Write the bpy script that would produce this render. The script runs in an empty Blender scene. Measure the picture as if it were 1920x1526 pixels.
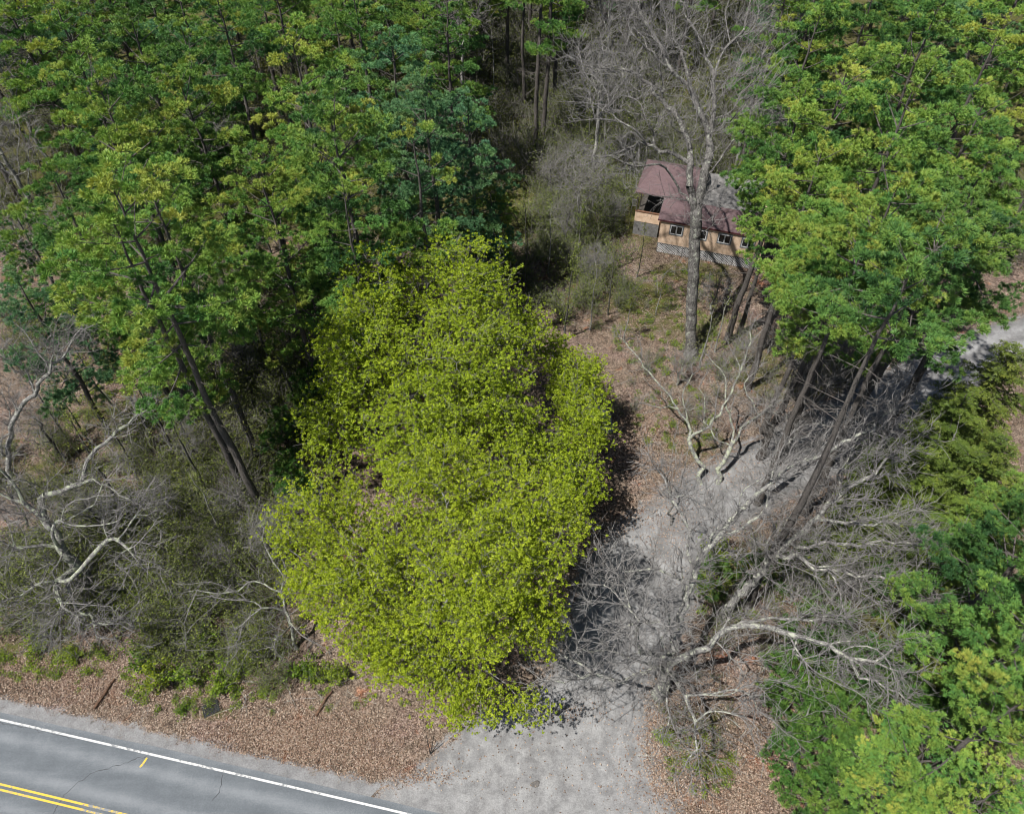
import bpy, math, numpy as np
R = math.radians
sc = bpy.context.scene
# ------------------------------------------------------------------ camera, sky, sun, exposure
H = 50.0; F = 1412.0; PHI = R(41.5)
cam_d = bpy.data.cameras.new("camera"); cam = bpy.data.objects.new("camera", cam_d)
sc.collection.objects.link(cam); sc.camera = cam
cam.location = (0, 0, H); cam.rotation_euler = (PHI, 0, 0)
cam_d.sensor_width = 36; cam_d.lens = F / 1920 * 36; cam_d.clip_end = 3000; cam_d.clip_start = 0.5
SUNV = np.array([-0.45, -0.32, 1.0]); SUNV /= np.linalg.norm(SUNV)      # towards the sun
world = bpy.data.worlds.new("World"); sc.world = world; world.use_nodes = True
wn = world.node_tree.nodes; wl = world.node_tree.links
bg = wn["Background"]; sky = wn.new("ShaderNodeTexSky"); sky.sky_type = 'NISHITA'; sky.sun_disc = False
sky.sun_elevation = math.asin(SUNV[2]); sky.sun_rotation = math.atan2(SUNV[0], SUNV[1])
wl.new(sky.outputs[0], bg.inputs[0]); bg.inputs[1].default_value = 0.05
sun_d = bpy.data.lights.new("sun", 'SUN'); sun_d.energy = 5.0; sun_d.angle = R(0.6); sun_d.color = (1, .965, .91)
sun = bpy.data.objects.new("sun", sun_d); sc.collection.objects.link(sun)
from mathutils import Vector
sun.rotation_euler = Vector(SUNV).to_track_quat('Z', 'Y').to_euler()
sc.view_settings.view_transform = 'Standard'; sc.view_settings.look = 'None'
sc.view_settings.exposure = 0.40; sc.view_settings.gamma = 1
sc.cycles.max_bounces = 5; sc.cycles.diffuse_bounces = 1; sc.cycles.transmission_bounces = 4; sc.cycles.glossy_bounces = 1
sc.cycles.filter_width = 1.05; sc.cycles.transparent_max_bounces = 4; sc.cycles.use_adaptive_sampling = True; sc.cycles.adaptive_threshold = 0.02

FW = np.array([0, math.sin(PHI), -math.cos(PHI)]); DN = np.array([0, -math.cos(PHI), -math.sin(PHI)])
def P(x, y, h=0.0):
    """place in the world (metres) of what the photo shows at pixel x, y and height h"""
    d = FW + np.array([(x-960)/F, 0, 0]) + DN*(y-763)/F
    t = (H-h)/-d[2]
    return np.array([d[0]*t, d[1]*t, h])

# ------------------------------------------------------------------ helpers
def tag(o, label=None, cat=None, group=None, kind=None):
    if label: o['label'] = label
    if cat: o['category'] = cat
    if group: o['group'] = group
    if kind: o['kind'] = kind
    return o
def empty(name, loc, rz=0.0, s=1.0):
    o = bpy.data.objects.new(name, None); sc.collection.objects.link(o)
    o.location = loc; o.rotation_euler = (0, 0, rz); o.scale = (s, s, s) if np.isscalar(s) else s
    return o
def link(name, me, parent=None, loc=None):
    o = bpy.data.objects.new(name, me); sc.collection.objects.link(o)
    if parent is not None: o.parent = parent
    if loc is not None: o.location = loc
    return o
def mesh(name, V, tris=None, quads=None, mat=None, tone=None, smooth=False, mats=None, midx=None):
    V = np.ascontiguousarray(V, dtype=np.float32)
    tris = np.zeros((0, 3), np.int32) if tris is None else np.asarray(tris, np.int32)
    quads = np.zeros((0, 4), np.int32) if quads is None else np.asarray(quads, np.int32)
    me = bpy.data.meshes.new(name)
    me.vertices.add(len(V)); me.vertices.foreach_set("co", V.ravel())
    loops = np.concatenate([tris.ravel(), quads.ravel()]).astype(np.int32)
    tot = np.concatenate([np.full(len(tris), 3), np.full(len(quads), 4)]).astype(np.int32)
    st = np.concatenate([[0], np.cumsum(tot)[:-1]]).astype(np.int32)
    me.loops.add(len(loops)); me.loops.foreach_set("vertex_index", loops)
    me.polygons.add(len(tot)); me.polygons.foreach_set("loop_start", st); me.polygons.foreach_set("loop_total", tot)
    me.polygons.foreach_set("use_smooth", np.full(len(tot), bool(smooth)))
    if mats:
        for m in mats: me.materials.append(m)
        me.polygons.foreach_set("material_index", np.asarray(midx, np.int32))
    elif mat: me.materials.append(mat)
    if tone is not None:
        a = me.attributes.new("tone", 'FLOAT', 'POINT'); a.data.foreach_set("value", np.ascontiguousarray(tone, dtype=np.float32))
    me.update(); me.validate()
    return me
def unit(v): return v/np.maximum(np.linalg.norm(v, axis=-1, keepdims=True), 1e-9)

# ------------------------------------------------------------------ materials
def new_mat(name):
    m = bpy.data.materials.new(name); m.use_nodes = True; n = m.node_tree.nodes; n.clear()
    out = n.new("ShaderNodeOutputMaterial"); return m, n, m.node_tree.links, out
def ramp(n, stops, interp='LINEAR'):
    r = n.new("ShaderNodeValToRGB"); r.color_ramp.interpolation = interp
    e = r.color_ramp.elements
    while len(e) < len(stops): e.new(0.5)
    for el, (p, c) in zip(e, stops): el.position = p; el.color = (*c, 1)
    return r
def ramp_(n, l, v, stops):
    r = ramp(n, stops); l.new(v, r.inputs[0]); return r.outputs[0]
def mixc(n, l, fac, a, b, mode='MIX'):
    m = n.new("ShaderNodeMix"); m.data_type = 'RGBA'; m.blend_type = mode
    for s, v in ((m.inputs[0], fac), (m.inputs[6], a), (m.inputs[7], b)):
        if hasattr(v, 'is_linked') or hasattr(v, 'links'): l.new(v, s)
        elif isinstance(v, tuple): s.default_value = (*v, 1)
        else: s.default_value = v
    return m.outputs[2]
def noise(n, l, vec, scale, detail=3, rough=.55, dist=0):
    t = n.new("ShaderNodeTexNoise"); t.inputs['Scale'].default_value = scale; t.inputs['Detail'].default_value = detail
    t.inputs['Roughness'].default_value = rough; t.inputs['Distortion'].default_value = dist
    if vec is not None: l.new(vec, t.inputs['Vector'])
    return t.outputs[0]
def mrange(n, l, v, a, b, c=0, d=1):
    t = n.new("ShaderNodeMapRange"); l.new(v, t.inputs[0])
    t.inputs[1].default_value = a; t.inputs[2].default_value = b; t.inputs[3].default_value = c; t.inputs[4].default_value = d
    return t.outputs[0]
def leaf_mat(name, cols, transl=.3, hue=.02, val=.25, tcol=1.3, per_tree=0):
    m, n, l, out = new_mat(name)
    at = n.new("ShaderNodeAttribute"); at.attribute_name = "tone"
    r = ramp(n, [(i/(len(cols)-1), c) for i, c in enumerate(cols)]); oi = n.new("ShaderNodeObjectInfo"); ad = n.new("ShaderNodeMath"); ad.operation = 'ADD'; l.new(at.outputs['Fac'], ad.inputs[0]); l.new(mrange(n, l, oi.outputs['Random'], 0, 1, -per_tree, per_tree), ad.inputs[1]); l.new(ad.outputs[0], r.inputs[0])
    hs = n.new("ShaderNodeHueSaturation")
    l.new(mrange(n, l, oi.outputs['Random'], 0, 1, .5-hue, .5+hue), hs.inputs['Hue'])
    t = n.new("ShaderNodeMath"); t.operation = 'FRACT'; t2 = n.new("ShaderNodeMath"); t2.operation = 'MULTIPLY'
    l.new(oi.outputs['Random'], t2.inputs[0]); t2.inputs[1].default_value = 7.31; l.new(t2.outputs[0], t.inputs[0])
    l.new(mrange(n, l, t.outputs[0], 0, 1, 1-val, 1+val), hs.inputs['Value']); l.new(r.outputs[0], hs.inputs['Color'])
    b = n.new("ShaderNodeBsdfPrincipled"); b.inputs['Roughness'].default_value = .5; b.inputs['Specular IOR Level'].default_value = .25
    l.new(hs.outputs[0], b.inputs['Base Color'])
    tr = n.new("ShaderNodeBsdfTranslucent"); br = n.new("ShaderNodeBrightContrast")
    g = n.new("ShaderNodeHueSaturation"); g.inputs['Value'].default_value = tcol; g.inputs['Saturation'].default_value = 1.1
    l.new(hs.outputs[0], g.inputs['Color']); l.new(g.outputs[0], tr.inputs[0])
    mx = n.new("ShaderNodeMixShader"); mx.inputs[0].default_value = transl
    l.new(b.outputs[0], mx.inputs[1]); l.new(tr.outputs[0], mx.inputs[2]); l.new(mx.outputs[0], out.inputs[0])
    n.remove(br)
    return m
def bark_mat(name, dark, light, lichen=None, lich=.0, scale=9):
    m, n, l, out = new_mat(name)
    tc = n.new("ShaderNodeTexCoord"); mp = n.new("ShaderNodeMapping"); mp.inputs['Scale'].default_value = (1, 1, .35)
    l.new(tc.outputs['Object'], mp.inputs[0])
    f = noise(n, l, mp.outputs[0], scale, 5, .7)
    r = ramp(n, [(.33, dark), (.66, light)]); l.new(f, r.inputs[0]); col = r.outputs[0]
    if lichen:
        f2 = noise(n, l, tc.outputs['Object'], 3.5, 4, .65)
        col = mixc(n, l, mrange(n, l, f2, .60-lich*.3, .66-lich*.3), col, lichen)
    b = n.new("ShaderNodeBsdfPrincipled"); b.inputs['Roughness'].default_value = .9; b.inputs['Specular IOR Level'].default_value = .15
    l.new(col, b.inputs['Base Color'])
    bp = n.new("ShaderNodeBump"); bp.inputs['Strength'].default_value = .6; bp.inputs['Distance'].default_value = .03
    l.new(f, bp.inputs['Height']); l.new(bp.outputs[0], b.inputs['Normal'])
    l.new(b.outputs[0], out.inputs[0]); return m
def plain_mat(name, a, b_, scale=6, rough=.7, bump=.0, metallic=0, spec=.3, detail=5):
    m, n, l, out = new_mat(name)
    tc = n.new("ShaderNodeTexCoord"); f = noise(n, l, tc.outputs['Object'], scale, detail, .65)
    r = ramp(n, [(.35, a), (.65, b_)]); l.new(f, r.inputs[0])
    b = n.new("ShaderNodeBsdfPrincipled"); b.inputs['Roughness'].default_value = rough; b.inputs['Metallic'].default_value = metallic
    b.inputs['Specular IOR Level'].default_value = spec
    l.new(r.outputs[0], b.inputs['Base Color'])
    if bump:
        bp = n.new("ShaderNodeBump"); bp.inputs['Strength'].default_value = bump; bp.inputs['Distance'].default_value = .02
        l.new(f, bp.inputs['Height']); l.new(bp.outputs[0], b.inputs['Normal'])
    l.new(b.outputs[0], out.inputs[0]); return m

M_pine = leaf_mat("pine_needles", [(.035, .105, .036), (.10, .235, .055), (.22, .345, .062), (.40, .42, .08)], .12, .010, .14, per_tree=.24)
M_bluepine = leaf_mat("blue_pine_needles", [(.05, .135, .075), (.09, .21, .10), (.14, .28, .11), (.21, .33, .11)], .15, .01, .12)
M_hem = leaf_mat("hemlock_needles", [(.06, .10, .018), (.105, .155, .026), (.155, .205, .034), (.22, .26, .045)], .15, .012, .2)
M_sap = leaf_mat("young_conifer_needles", [(.022, .065, .018), (.055, .135, .028), (.105, .20, .036), (.19, .275, .05)], .10, .012, .15)
M_maple = leaf_mat("maple_leaves", [(.12, .165, .012), (.225, .30, .016), (.31, .39, .022), (.41, .48, .036)], .34, .006, .06)
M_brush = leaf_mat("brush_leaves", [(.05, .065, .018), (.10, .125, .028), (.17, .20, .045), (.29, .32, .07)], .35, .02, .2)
M_shade = leaf_mat("shaded_brush_leaves", [(.035, .045, .012), (.065, .085, .02), (.11, .135, .03), (.22, .25, .055)], .3, .02, .2)  # darker copy of the brush leaves, the wood's shade put into the colour
M_budleaf = leaf_mat("young_leaves", [(.14, .15, .07), (.20, .22, .09), (.25, .28, .10), (.30, .33, .12)], .35, .02, .2)
M_green = leaf_mat("shrub_leaves", [(.06, .11, .015), (.12, .19, .02), (.20, .29, .025), (.28, .38, .035)], .35, .02, .15)
B_pine = bark_mat("pine_bark", (.055, .05, .045), (.15, .135, .125), scale=14)
B_grey = bark_mat("grey_bark", (.13, .125, .12), (.36, .35, .335), (.42, .43, .36), .25)
B_oak = bark_mat("old_grey_bark", (.05, .047, .043), (.21, .20, .19), (.30, .31, .26), .12)
B_limb = bark_mat("pale_grey_bark", (.09, .087, .082), (.33, .32, .305), (.38, .39, .32), .3)
B_pale = bark_mat("pale_lichen_bark", (.09, .087, .082), (.29, .28, .27), (.34, .365, .27), .4)
B_dark = bark_mat("dark_bark", (.045, .042, .038), (.13, .125, .115), (.2, .21, .17), .1)
B_twig = bark_mat("twig_bark", (.11, .105, .10), (.27, .26, .25))
B_brush = bark_mat("brush_bark", (.08, .075, .065), (.27, .26, .235))

# ------------------------------------------------------------------ tubes
def tubes(P0, P1, D0, D1, r0, r1, sides):
    """smoothly joined tapered tubes, vectorised; D0/D1 ring directions"""
    n = len(P0)
    if n == 0: return np.zeros((0, 3)), np.zeros((0, 4), int)
    ref = np.array([.31, .87, .13]); ref /= np.linalg.norm(ref)
    a = np.arange(sides)/sides*2*np.pi
    out = []
    for Pp, D, r in ((P0, D0, r0), (P1, D1, r1)):
        u = unit(np.cross(D, ref)); w = np.cross(D, u)
        out.append(Pp[:, None, :] + r[:, None, None]*(np.cos(a)[None, :, None]*u[:, None, :] + np.sin(a)[None, :, None]*w[:, None, :]))
    V = np.stack(out, 1).reshape(-1, 3)
    base = np.arange(n)[:, None]*2*sides; k = np.arange(sides)[None]; k2 = (k+1) % sides
    Q = np.stack([base+k, base+k2, base+sides+k2, base+sides+k], -1).reshape(-1, 4)
    return V, Q
def merge(parts):
    Vs, Ts, Qs, Tn = [], [], [], []; o = 0
    for p in parts:
        V, T, Q, t = p
        if len(V) == 0: continue
        Vs.append(V); Tn.append(t if t is not None else np.zeros(len(V)))
        if T is not None and len(T): Ts.append(np.asarray(T)+o)
        if Q is not None and len(Q): Qs.append(np.asarray(Q)+o)
        o += len(V)
    return (np.concatenate(Vs), np.concatenate(Ts) if Ts else None, np.concatenate(Qs) if Qs else None, np.concatenate(Tn))
def merged_mesh(name, groups, mats, smooth=False):
    """groups: (part, material index) pairs of all-quad parts joined into one mesh"""
    groups = [(p, m) for p, m in groups if len(p[0])]
    V, T, Q, t = merge([p for p, m in groups]); mi = np.concatenate([np.full(len(p[2]), m) for p, m in groups])
    return mesh(name, V, None, Q, tone=t, mats=mats, midx=mi, smooth=smooth)
def skeleton_tubes(pos, par, rad, rmin=0.0, rmax=1e9):
    i = np.arange(1, len(pos)); i = i[par[1:] >= 0]; p = par[i]
    m = (rad[i] >= rmin) & (rad[i] < rmax); i = i[m]; p = p[m]
    d = unit(pos[i]-pos[p])
    di = np.zeros_like(pos); di[:] = (0, 0, 1)
    allj = np.arange(1, len(pos)); allj = allj[par[1:] >= 0]; di[allj] = unit(pos[allj]-pos[par[allj]])
    dp = di[p]; bad = (np.sum(dp*d, 1) < .75) | (rad[p] > rad[i]*1.5); dp = np.where(bad[:, None], d, unit(dp+d*.001))
    r0 = np.minimum(rad[p], rad[i]*1.35); r1 = rad[i]
    parts = []
    for lo, hi, s in ((.13, 1e9, 12), (.05, .13, 7), (.02, .05, 5), (0, .02, 3)):
        q = (r1 >= lo) & (r1 < hi)
        if q.any():
            V, Q = tubes(pos[p][q], pos[i][q], dp[q], d[q], r0[q], r1[q], s); parts.append((V, None, Q, None))
    return parts
def twig_tris(P0, D, L, r, bend, rng):
    """thin two-segment twigs as 3-sided spikes"""
    n = len(P0)
    if n == 0: return (np.zeros((0, 3)), None, None, None)
    mid = P0 + D*L[:, None]*.5 + bend*.3*L[:, None]; tip = P0 + D*L[:, None] + bend*L[:, None]
    d1 = unit(mid-P0); V1, Q1 = tubes(P0, mid, d1, d1, r, r*.75, 3); d2 = unit(tip-mid); V2, Q2 = tubes(mid, tip, d1, d2, r*.75, r*.3, 3)
    return merge([(V1, None, Q1, None), (V2, None, Q2, None)])
def rosettes(C, size, k, rng, spread, up=.6, tone=None, aspect=.8):
    """k leaf-like quads around each centre"""
    n = len(C)
    if tone is None: tone = rng.random(n)
    off = unit(rng.normal(size=(n, k, 3)))*(rng.random((n, k, 1))**.5)*spread; off[..., 2] *= .55
    c = C[:, None]+off
    nr = unit(rng.normal(size=(n, k, 3)) + np.array([0, 0, up*2.2])+off/spread*.8)
    a = unit(np.cross(nr, unit(rng.normal(size=(n, k, 3))))); b = np.cross(nr, a)
    s = size*(rng.random((n, k, 1))*.6+.7)
    q = np.stack([c+a*s*.5, c+b*s*.5*aspect, c-a*s*.5, c-b*s*.5*aspect], 2).reshape(-1, 3)
    t = np.repeat((tone[:, None]*.75+rng.random((n, k))*.25).ravel(), 4)
    Q = np.arange(len(q)).reshape(-1, 4)
    return q, None, Q, t

# ------------------------------------------------------------------ growing a tree through points
def crooked(pts, rng, step=.8, amp=.1):
    pts = np.array(pts, float); out = [pts[0]]
    for a, b in zip(pts[:-1], pts[1:]):
        n = max(1, int(np.linalg.norm(b-a)/step))
        for k in range(1, n+1): out.append(a+(b-a)*k/n + (rng.normal(size=3)*amp if k < n else 0))
    return np.array(out)
def grow(skel, targets, rng, alpha=.25):
    """skel: list of polylines (arrays); the first starts at the base, others attach to the closest node so far"""
    pos = []; par = []; own = []
    for k, pl in enumerate(skel):
        if k == 0: prev = -1; st = 0
        else:
            A = np.array(pos); prev = int(np.argmin(np.linalg.norm(A-pl[0], axis=1))); st = 1 if np.linalg.norm(A[prev]-pl[0]) < .6 else 0
        for q in pl[st:]:
            pos.append(q); par.append(prev); prev = len(pos)-1
    n0 = len(pos)
    pos = np.array(pos); par = list(par)
    pl_ = np.zeros(n0)
    for i in range(1, n0): pl_[i] = pl_[par[i]]+np.linalg.norm(pos[i]-pos[par[i]])
    T = np.array(targets); n = len(T)
    # low trunk does not sprout
    ok = pos[:, 2] > min(T[:, 2].min(), pos[:, 2].max()*.6) if n else None
    if n:
        idx = np.where(ok)[0]
        D = np.linalg.norm(T[:, None]-pos[None, idx], axis=2)+alpha*pl_[idx][None]
        j = np.argmin(D, 1); best = D[np.arange(n), j]; bp = idx[j]
        allpos = np.concatenate([pos, np.zeros((n, 3))]); plen = np.concatenate([pl_, np.zeros(n)])
        done = np.zeros(n, bool); cnt = n0
        cur = best.copy()
        for _ in range(n):
            i = int(np.argmin(cur)); cur[i] = np.inf; done[i] = True
            p = bp[i]; allpos[cnt] = T[i]; par.append(int(p)); plen[cnt] = plen[p]+np.linalg.norm(T[i]-allpos[p])
            d = np.linalg.norm(T-T[i], axis=1)+alpha*plen[cnt]
            m = (~done) & (d < cur); cur[m] = d[m]; bp[m] = cnt
            cnt += 1
        pos = allpos
    par = np.array(par)
    return pos, par, n0
def radii(par, n0, R0, rmin, skel_min=0.0):
    N = len(par); cnt = np.zeros(N); kids = np.zeros(N, int)
    for i in range(N-1, 0, -1):
        if par[i] >= 0: kids[par[i]] += 1
    for i in range(N-1, -1, -1):
        if kids[i] == 0: cnt[i] = 1
        if i and par[i] >= 0: cnt[par[i]] += cnt[i]
    e = math.log(max(cnt[0], 2))/math.log(R0/rmin)
    r = rmin*cnt**(1/e)
    return r, kids
def smooth_branches(pos, par, rad, n0, it=2):
    N = len(pos)
    main = np.full(N, -1)
    for i in range(1, N):
        p = par[i]
        if p >= 0 and (main[p] < 0 or rad[i] > rad[main[p]]): main[p] = i
    for _ in range(it):
        i = np.arange(n0, N); i = i[(main[i] >= 0)]
        pos[i] = .5*pos[i]+.25*pos[par[i]]+.25*pos[main[i]]
    return pos
def make_tree(name, label, skel, targets, R0, bark, seed, group=None, cat="tree", rmin=.012, alpha=.25,
              twigs=3, twigL=.8, twigr=.009, leaf=None, leafargs=None, base=None, twig_thick=.05, droop=0.0):
    rng = np.random.default_rng(seed)
    pos, par, n0 = grow(skel, targets, rng, alpha)
    rad, kids = radii(par, n0, R0, rmin)
    if base is None: base = pos[0].copy()
    # flare the foot of the trunk
    hgt = pos[:, 2]-base[2]; tr = np.zeros(len(pos), bool); tr[:n0] = True
    rad = np.where(tr & (hgt < 1.2) & (rad > R0*.8), rad*(1+.45*np.exp(-hgt*2.5)), rad)
    pos = smooth_branches(pos, par, rad, n0)
    root = empty(name, base); tag(root, label, cat, group)
    L = pos-base
    trunkp = skeleton_tubes(L, par, rad, rmin=R0*.42); V, T, Q, t = merge(trunkp)
    link("trunk", mesh(name+"_trunk", V, T, Q, bark, smooth=True), root)
    lim = min(.035, R0*.3); brp = [(p, 0) for p in skeleton_tubes(L, par, rad, rmin=lim, rmax=R0*.42)]+[(p, 1) for p in skeleton_tubes(L, par, rad, rmax=lim)]
    thin = np.where((rad < twig_thick) & (np.arange(len(pos)) > 0) & (hgt > 1.0))[0]
    if twigs and len(thin):
        i = np.repeat(thin, twigs); d = unit(L[i]-L[par[i]])
        f = rng.random((len(i), 1)); p0 = L[par[i]]*(1-f)+L[i]*f
        dd = unit(d*.9+unit(rng.normal(size=(len(i), 3)))*.9+np.array([0, 0, .15]))
        ln = twigL*(.5+rng.random(len(i)))
        bend = rng.normal(size=(len(i), 3))*.15+np.array([0, 0, .12-droop])
        r = np.full(len(i), twigr)*(.7+.6*rng.random(len(i)))
        brp.append((twig_tris(p0, dd, ln, r, bend, rng), 1))
        m = rng.random(len(i)) < .8; f2 = (rng.random((m.sum(), 1))*.7+.2); q0 = p0[m]+dd[m]*ln[m][:, None]*f2
        d3 = unit(dd[m]+unit(rng.normal(size=(m.sum(), 3)))*.8)
        brp.append((twig_tris(q0, d3, ln[m]*.5, r[m]*.8, bend[m], rng), 1))
        tips = p0+dd*ln[:, None]*(.3+.7*rng.random((len(i), 1)))+bend*ln[:, None]*.5
    if leaf is not None:
        a = dict(per=4, size=.12, k=7, spread=.16, jit=.35); a.update(leafargs or {})
        src = tips if twigs else L[thin]
        per = a['per']; n = int(len(src)*per); ii = rng.integers(0, len(src), n) if per < 1 else np.repeat(np.arange(len(src)), int(per))
        C = src[ii]+rng.normal(size=(len(ii), 3))*a['jit']*np.array([1, 1, .6])
        C = C[C[:, 2] > .3]
        if a.get('gaps'):
            W_ = C+base; g_ = np.sin(W_[:, 0]*2.1+1.7*np.sin(W_[:, 1]*1.3))+np.sin(W_[:, 1]*2.4+1.5*np.sin(W_[:, 2]*1.9))+np.sin(W_[:, 2]*2.6+1.2*np.sin(W_[:, 0]*1.7)); C = C[g_ > a['gaps']]
        brp.append((rosettes(C, a['size'], a['k'], rng, a['spread'], tone=rng.random(len(C))), 2))
    link("crown", merged_mesh(name+"_crown", brp, [bark, B_twig]+([leaf] if leaf else [])), root)
    return root
def copy_tree(o, loc, rz, s, label, group=None, tilt=(0, 0)):
    c = o.copy(); sc.collection.objects.link(c); c.location = loc; c.rotation_euler = (tilt[0], tilt[1], rz); c.scale = s if not np.isscalar(s) else (s, s, s)
    c['label'] = label
    if group: c['group'] = group
    elif 'group' in c: del c['group']
    for ch in o.children:
        d = ch.copy(); sc.collection.objects.link(d); d.parent = c
    return c
def blobs(specs, n, rng, shell=.45, warp=.18):
    """random points in a union of ellipsoids (centre, radii) biased to the outside"""
    vol = np.array([a[1][0]*a[1][1]*a[1][2] for a in specs])**.8; w = vol/vol.sum(); out = []
    for (c, r), k in zip(specs, (w*n).astype(int)+1):
        u = unit(rng.normal(size=(k, 3))); s = rng.random((k, 1))**shell
        lump = 1+warp*np.sin(u[:, :1]*7+c[0])*np.cos(u[:, 1:2]*6+c[1])+warp*.6*np.sin(u[:, 2:]*9)
        out.append(np.array(c)+u*s*lump*np.array(r))
    return np.concatenate(out)

# ------------------------------------------------------------------ conifers
def conifer_base(rng, Ht, R0, z0, nd):
    zt = np.linspace(-.3, Ht, 22); wob = np.cumsum(rng.normal(size=(22, 2))*.06, 0); wob -= wob[0]
    tp = np.column_stack([wob, zt]); tr = R0*(1-np.clip(zt, 0, Ht)/Ht)**.75+.02; tr[:3] *= np.array([1.35, 1.15, 1.03])
    d = unit(tp[1:]-tp[:-1]); V, Q = tubes(tp[:-1], tp[1:], d, d, tr[:-1], tr[1:], 10)
    at = lambda z: np.array([np.interp(z, zt, wob[:, 0]), np.interp(z, zt, wob[:, 1]), z])
    br = []
    for _ in range(max(nd, 0)):          # dead branches below the crown
        zz = 1.5+rng.random()*(z0-1.5); a = rng.random()*6.28; p0 = at(zz); dd = unit(np.array([math.cos(a), math.sin(a), rng.normal()*.15])); L = .9+rng.random()*2.6
        br.append(twig_tris(np.array([p0]), np.array([dd]), np.array([L]), np.array([.026]), np.array([[0, 0, -.08]]), rng))
        k = 7; f = rng.random((k, 1))*.8+.2; q = p0+dd*L*f; d2 = unit(dd+rng.normal(size=(k, 3))*.7)
        br.append(twig_tris(q, d2, np.full(k, L*.35), np.full(k, .012), np.zeros((k, 3)), rng))
    return at, (V, None, Q, None), br
def pine(seed, Ht, rmax, z0f, mat, R0=.28, gap=1.0, size=1.0, zs=1.0):
    """white pine: layered boughs that end in rounded plumes of needle tufts"""
    rng = np.random.default_rng(seed); z0 = z0f*Ht; at, trunk, br = conifer_base(rng, Ht, R0, z0, int((z0-2)*1.3))
    CC = []; CD = []; CT = []; z = z0; az = rng.random()*6.28
    while z < Ht-.2:
        t = (z-z0)/(Ht-z0); prof = (1-t)**.55*(.62+.38*min(1, t/.2)); nb = rng.integers(3, 6); el0 = R(-8+44*t)
        for b in range(nb):
            if rng.random() < .12*gap: continue
            a = az+b*2*np.pi/nb+rng.normal()*.3; L = rmax*prof*(.55+.6*rng.random())+.5; el = el0+rng.normal()*R(9)
            p0 = at(z+rng.normal()*.15); hd = np.array([math.cos(a), math.sin(a), 0]); side = np.array([-hd[1], hd[0], 0]); s = np.linspace(0, 1, 7); cv = rng.normal()*.15
            pts = p0+hd*(s*L)[:, None]+side*(cv*L*s**2)[:, None]+np.array([0, 0, 1])*(np.tan(el)*s*L+.14*L*s**2-.04*L*s)[:, None]
            rr = (.018+.012*L)*(1-s*.85); d = unit(pts[1:]-pts[:-1]); V, Q = tubes(pts[:-1], pts[1:], d, d, rr[:-1], rr[1:], 5); br.append((V, None, Q, None))
            btone = rng.random(); fr = []
            f = 1.0
            while f > max(.42, 1.4/L if L > 2 else .3): fr.append(f); f -= (.80+.35*rng.random())*min(1, .5+zs*.5)/L
            for f in fr:
                bp = np.array([np.interp(f, s, pts[:, j]) for j in range(3)])
                for sg in ((-1, 1) if f < .97 else (0,)):
                    off_ = sg*(.42+.20*L*(1.15-f)*rng.uniform(.7, 1.3)); c = bp+side*off_+hd*abs(off_)*.45; c[2] += .06+.10*abs(off_)+rng.normal()*.10
                    if sg and rng.random() < .75:
                        v = c-bp; ln = np.linalg.norm(v); br.append(twig_tris(bp[None], (v/ln)[None], np.array([ln]), np.array([.015]), np.zeros((1, 3)), rng))
                    rp = (.46+.22*rng.random())*min(1, .55+L*.18)*size; nc = int(9.5*rp*rp/.3)+4
                    rho = np.sqrt(rng.random(nc)); th = rng.random(nc)*6.28
                    o = hd*(rho*np.cos(th)*rp*1.45)[:, None]+side*(rho*np.sin(th)*rp*.9)[:, None]; o[:, 2] = .46*rp*np.sqrt(np.clip(1-rho**2, 0, 1))*(rng.random(nc)*1.3-.3)+.04
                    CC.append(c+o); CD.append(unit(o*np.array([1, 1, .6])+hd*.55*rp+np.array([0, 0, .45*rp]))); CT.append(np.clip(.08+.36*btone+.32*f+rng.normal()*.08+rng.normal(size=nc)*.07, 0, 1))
        az += 1.1; z += zs*(1.12+.5*rng.random())
    # leader
    c = at(Ht)+rng.normal(size=(14, 3))*np.array([.18, .18, .35])-np.array([0, 0, .3]); CC.append(c); CD.append(np.tile([0, 0, 1.], (14, 1))); CT.append(np.full(14, .7))
    C = np.concatenate(CC); D = np.concatenate(CD); Tn = np.concatenate(CT); n = len(C); k = 46
    u = unit(rng.normal(size=(n, k, 3))+D[:, None]*.75+np.array([0, 0, .25])); c = C[:, None]+u*(.02+.13*rng.random((n, k, 1)))*np.array([1, 1, .75])
    nd = unit(u+D[:, None]*.45+rng.normal(size=(n, k, 3))*.22); sd = unit(np.cross(nd, rng.normal(size=(n, k, 3)))); l_ = .165*(.7+.6*rng.random((n, k, 1))); w = .042
    V = np.stack([c-sd*w*.5, c+sd*w*.5, c+nd*l_+sd*w*.15, c+nd*l_-sd*w*.15], 2).reshape(-1, 3)
    t = np.repeat(np.clip(np.repeat(Tn, k)+rng.normal(size=n*k)*.05, 0, 1), 4)
    return (mesh("conifer_trunk", trunk[0], None, trunk[2], B_pine, smooth=True), merged_mesh("conifer_crown", [(p, 0) for p in br]+[((V, None, np.arange(len(V)).reshape(-1, 4), t), 1)], [B_pine, mat]))
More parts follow.
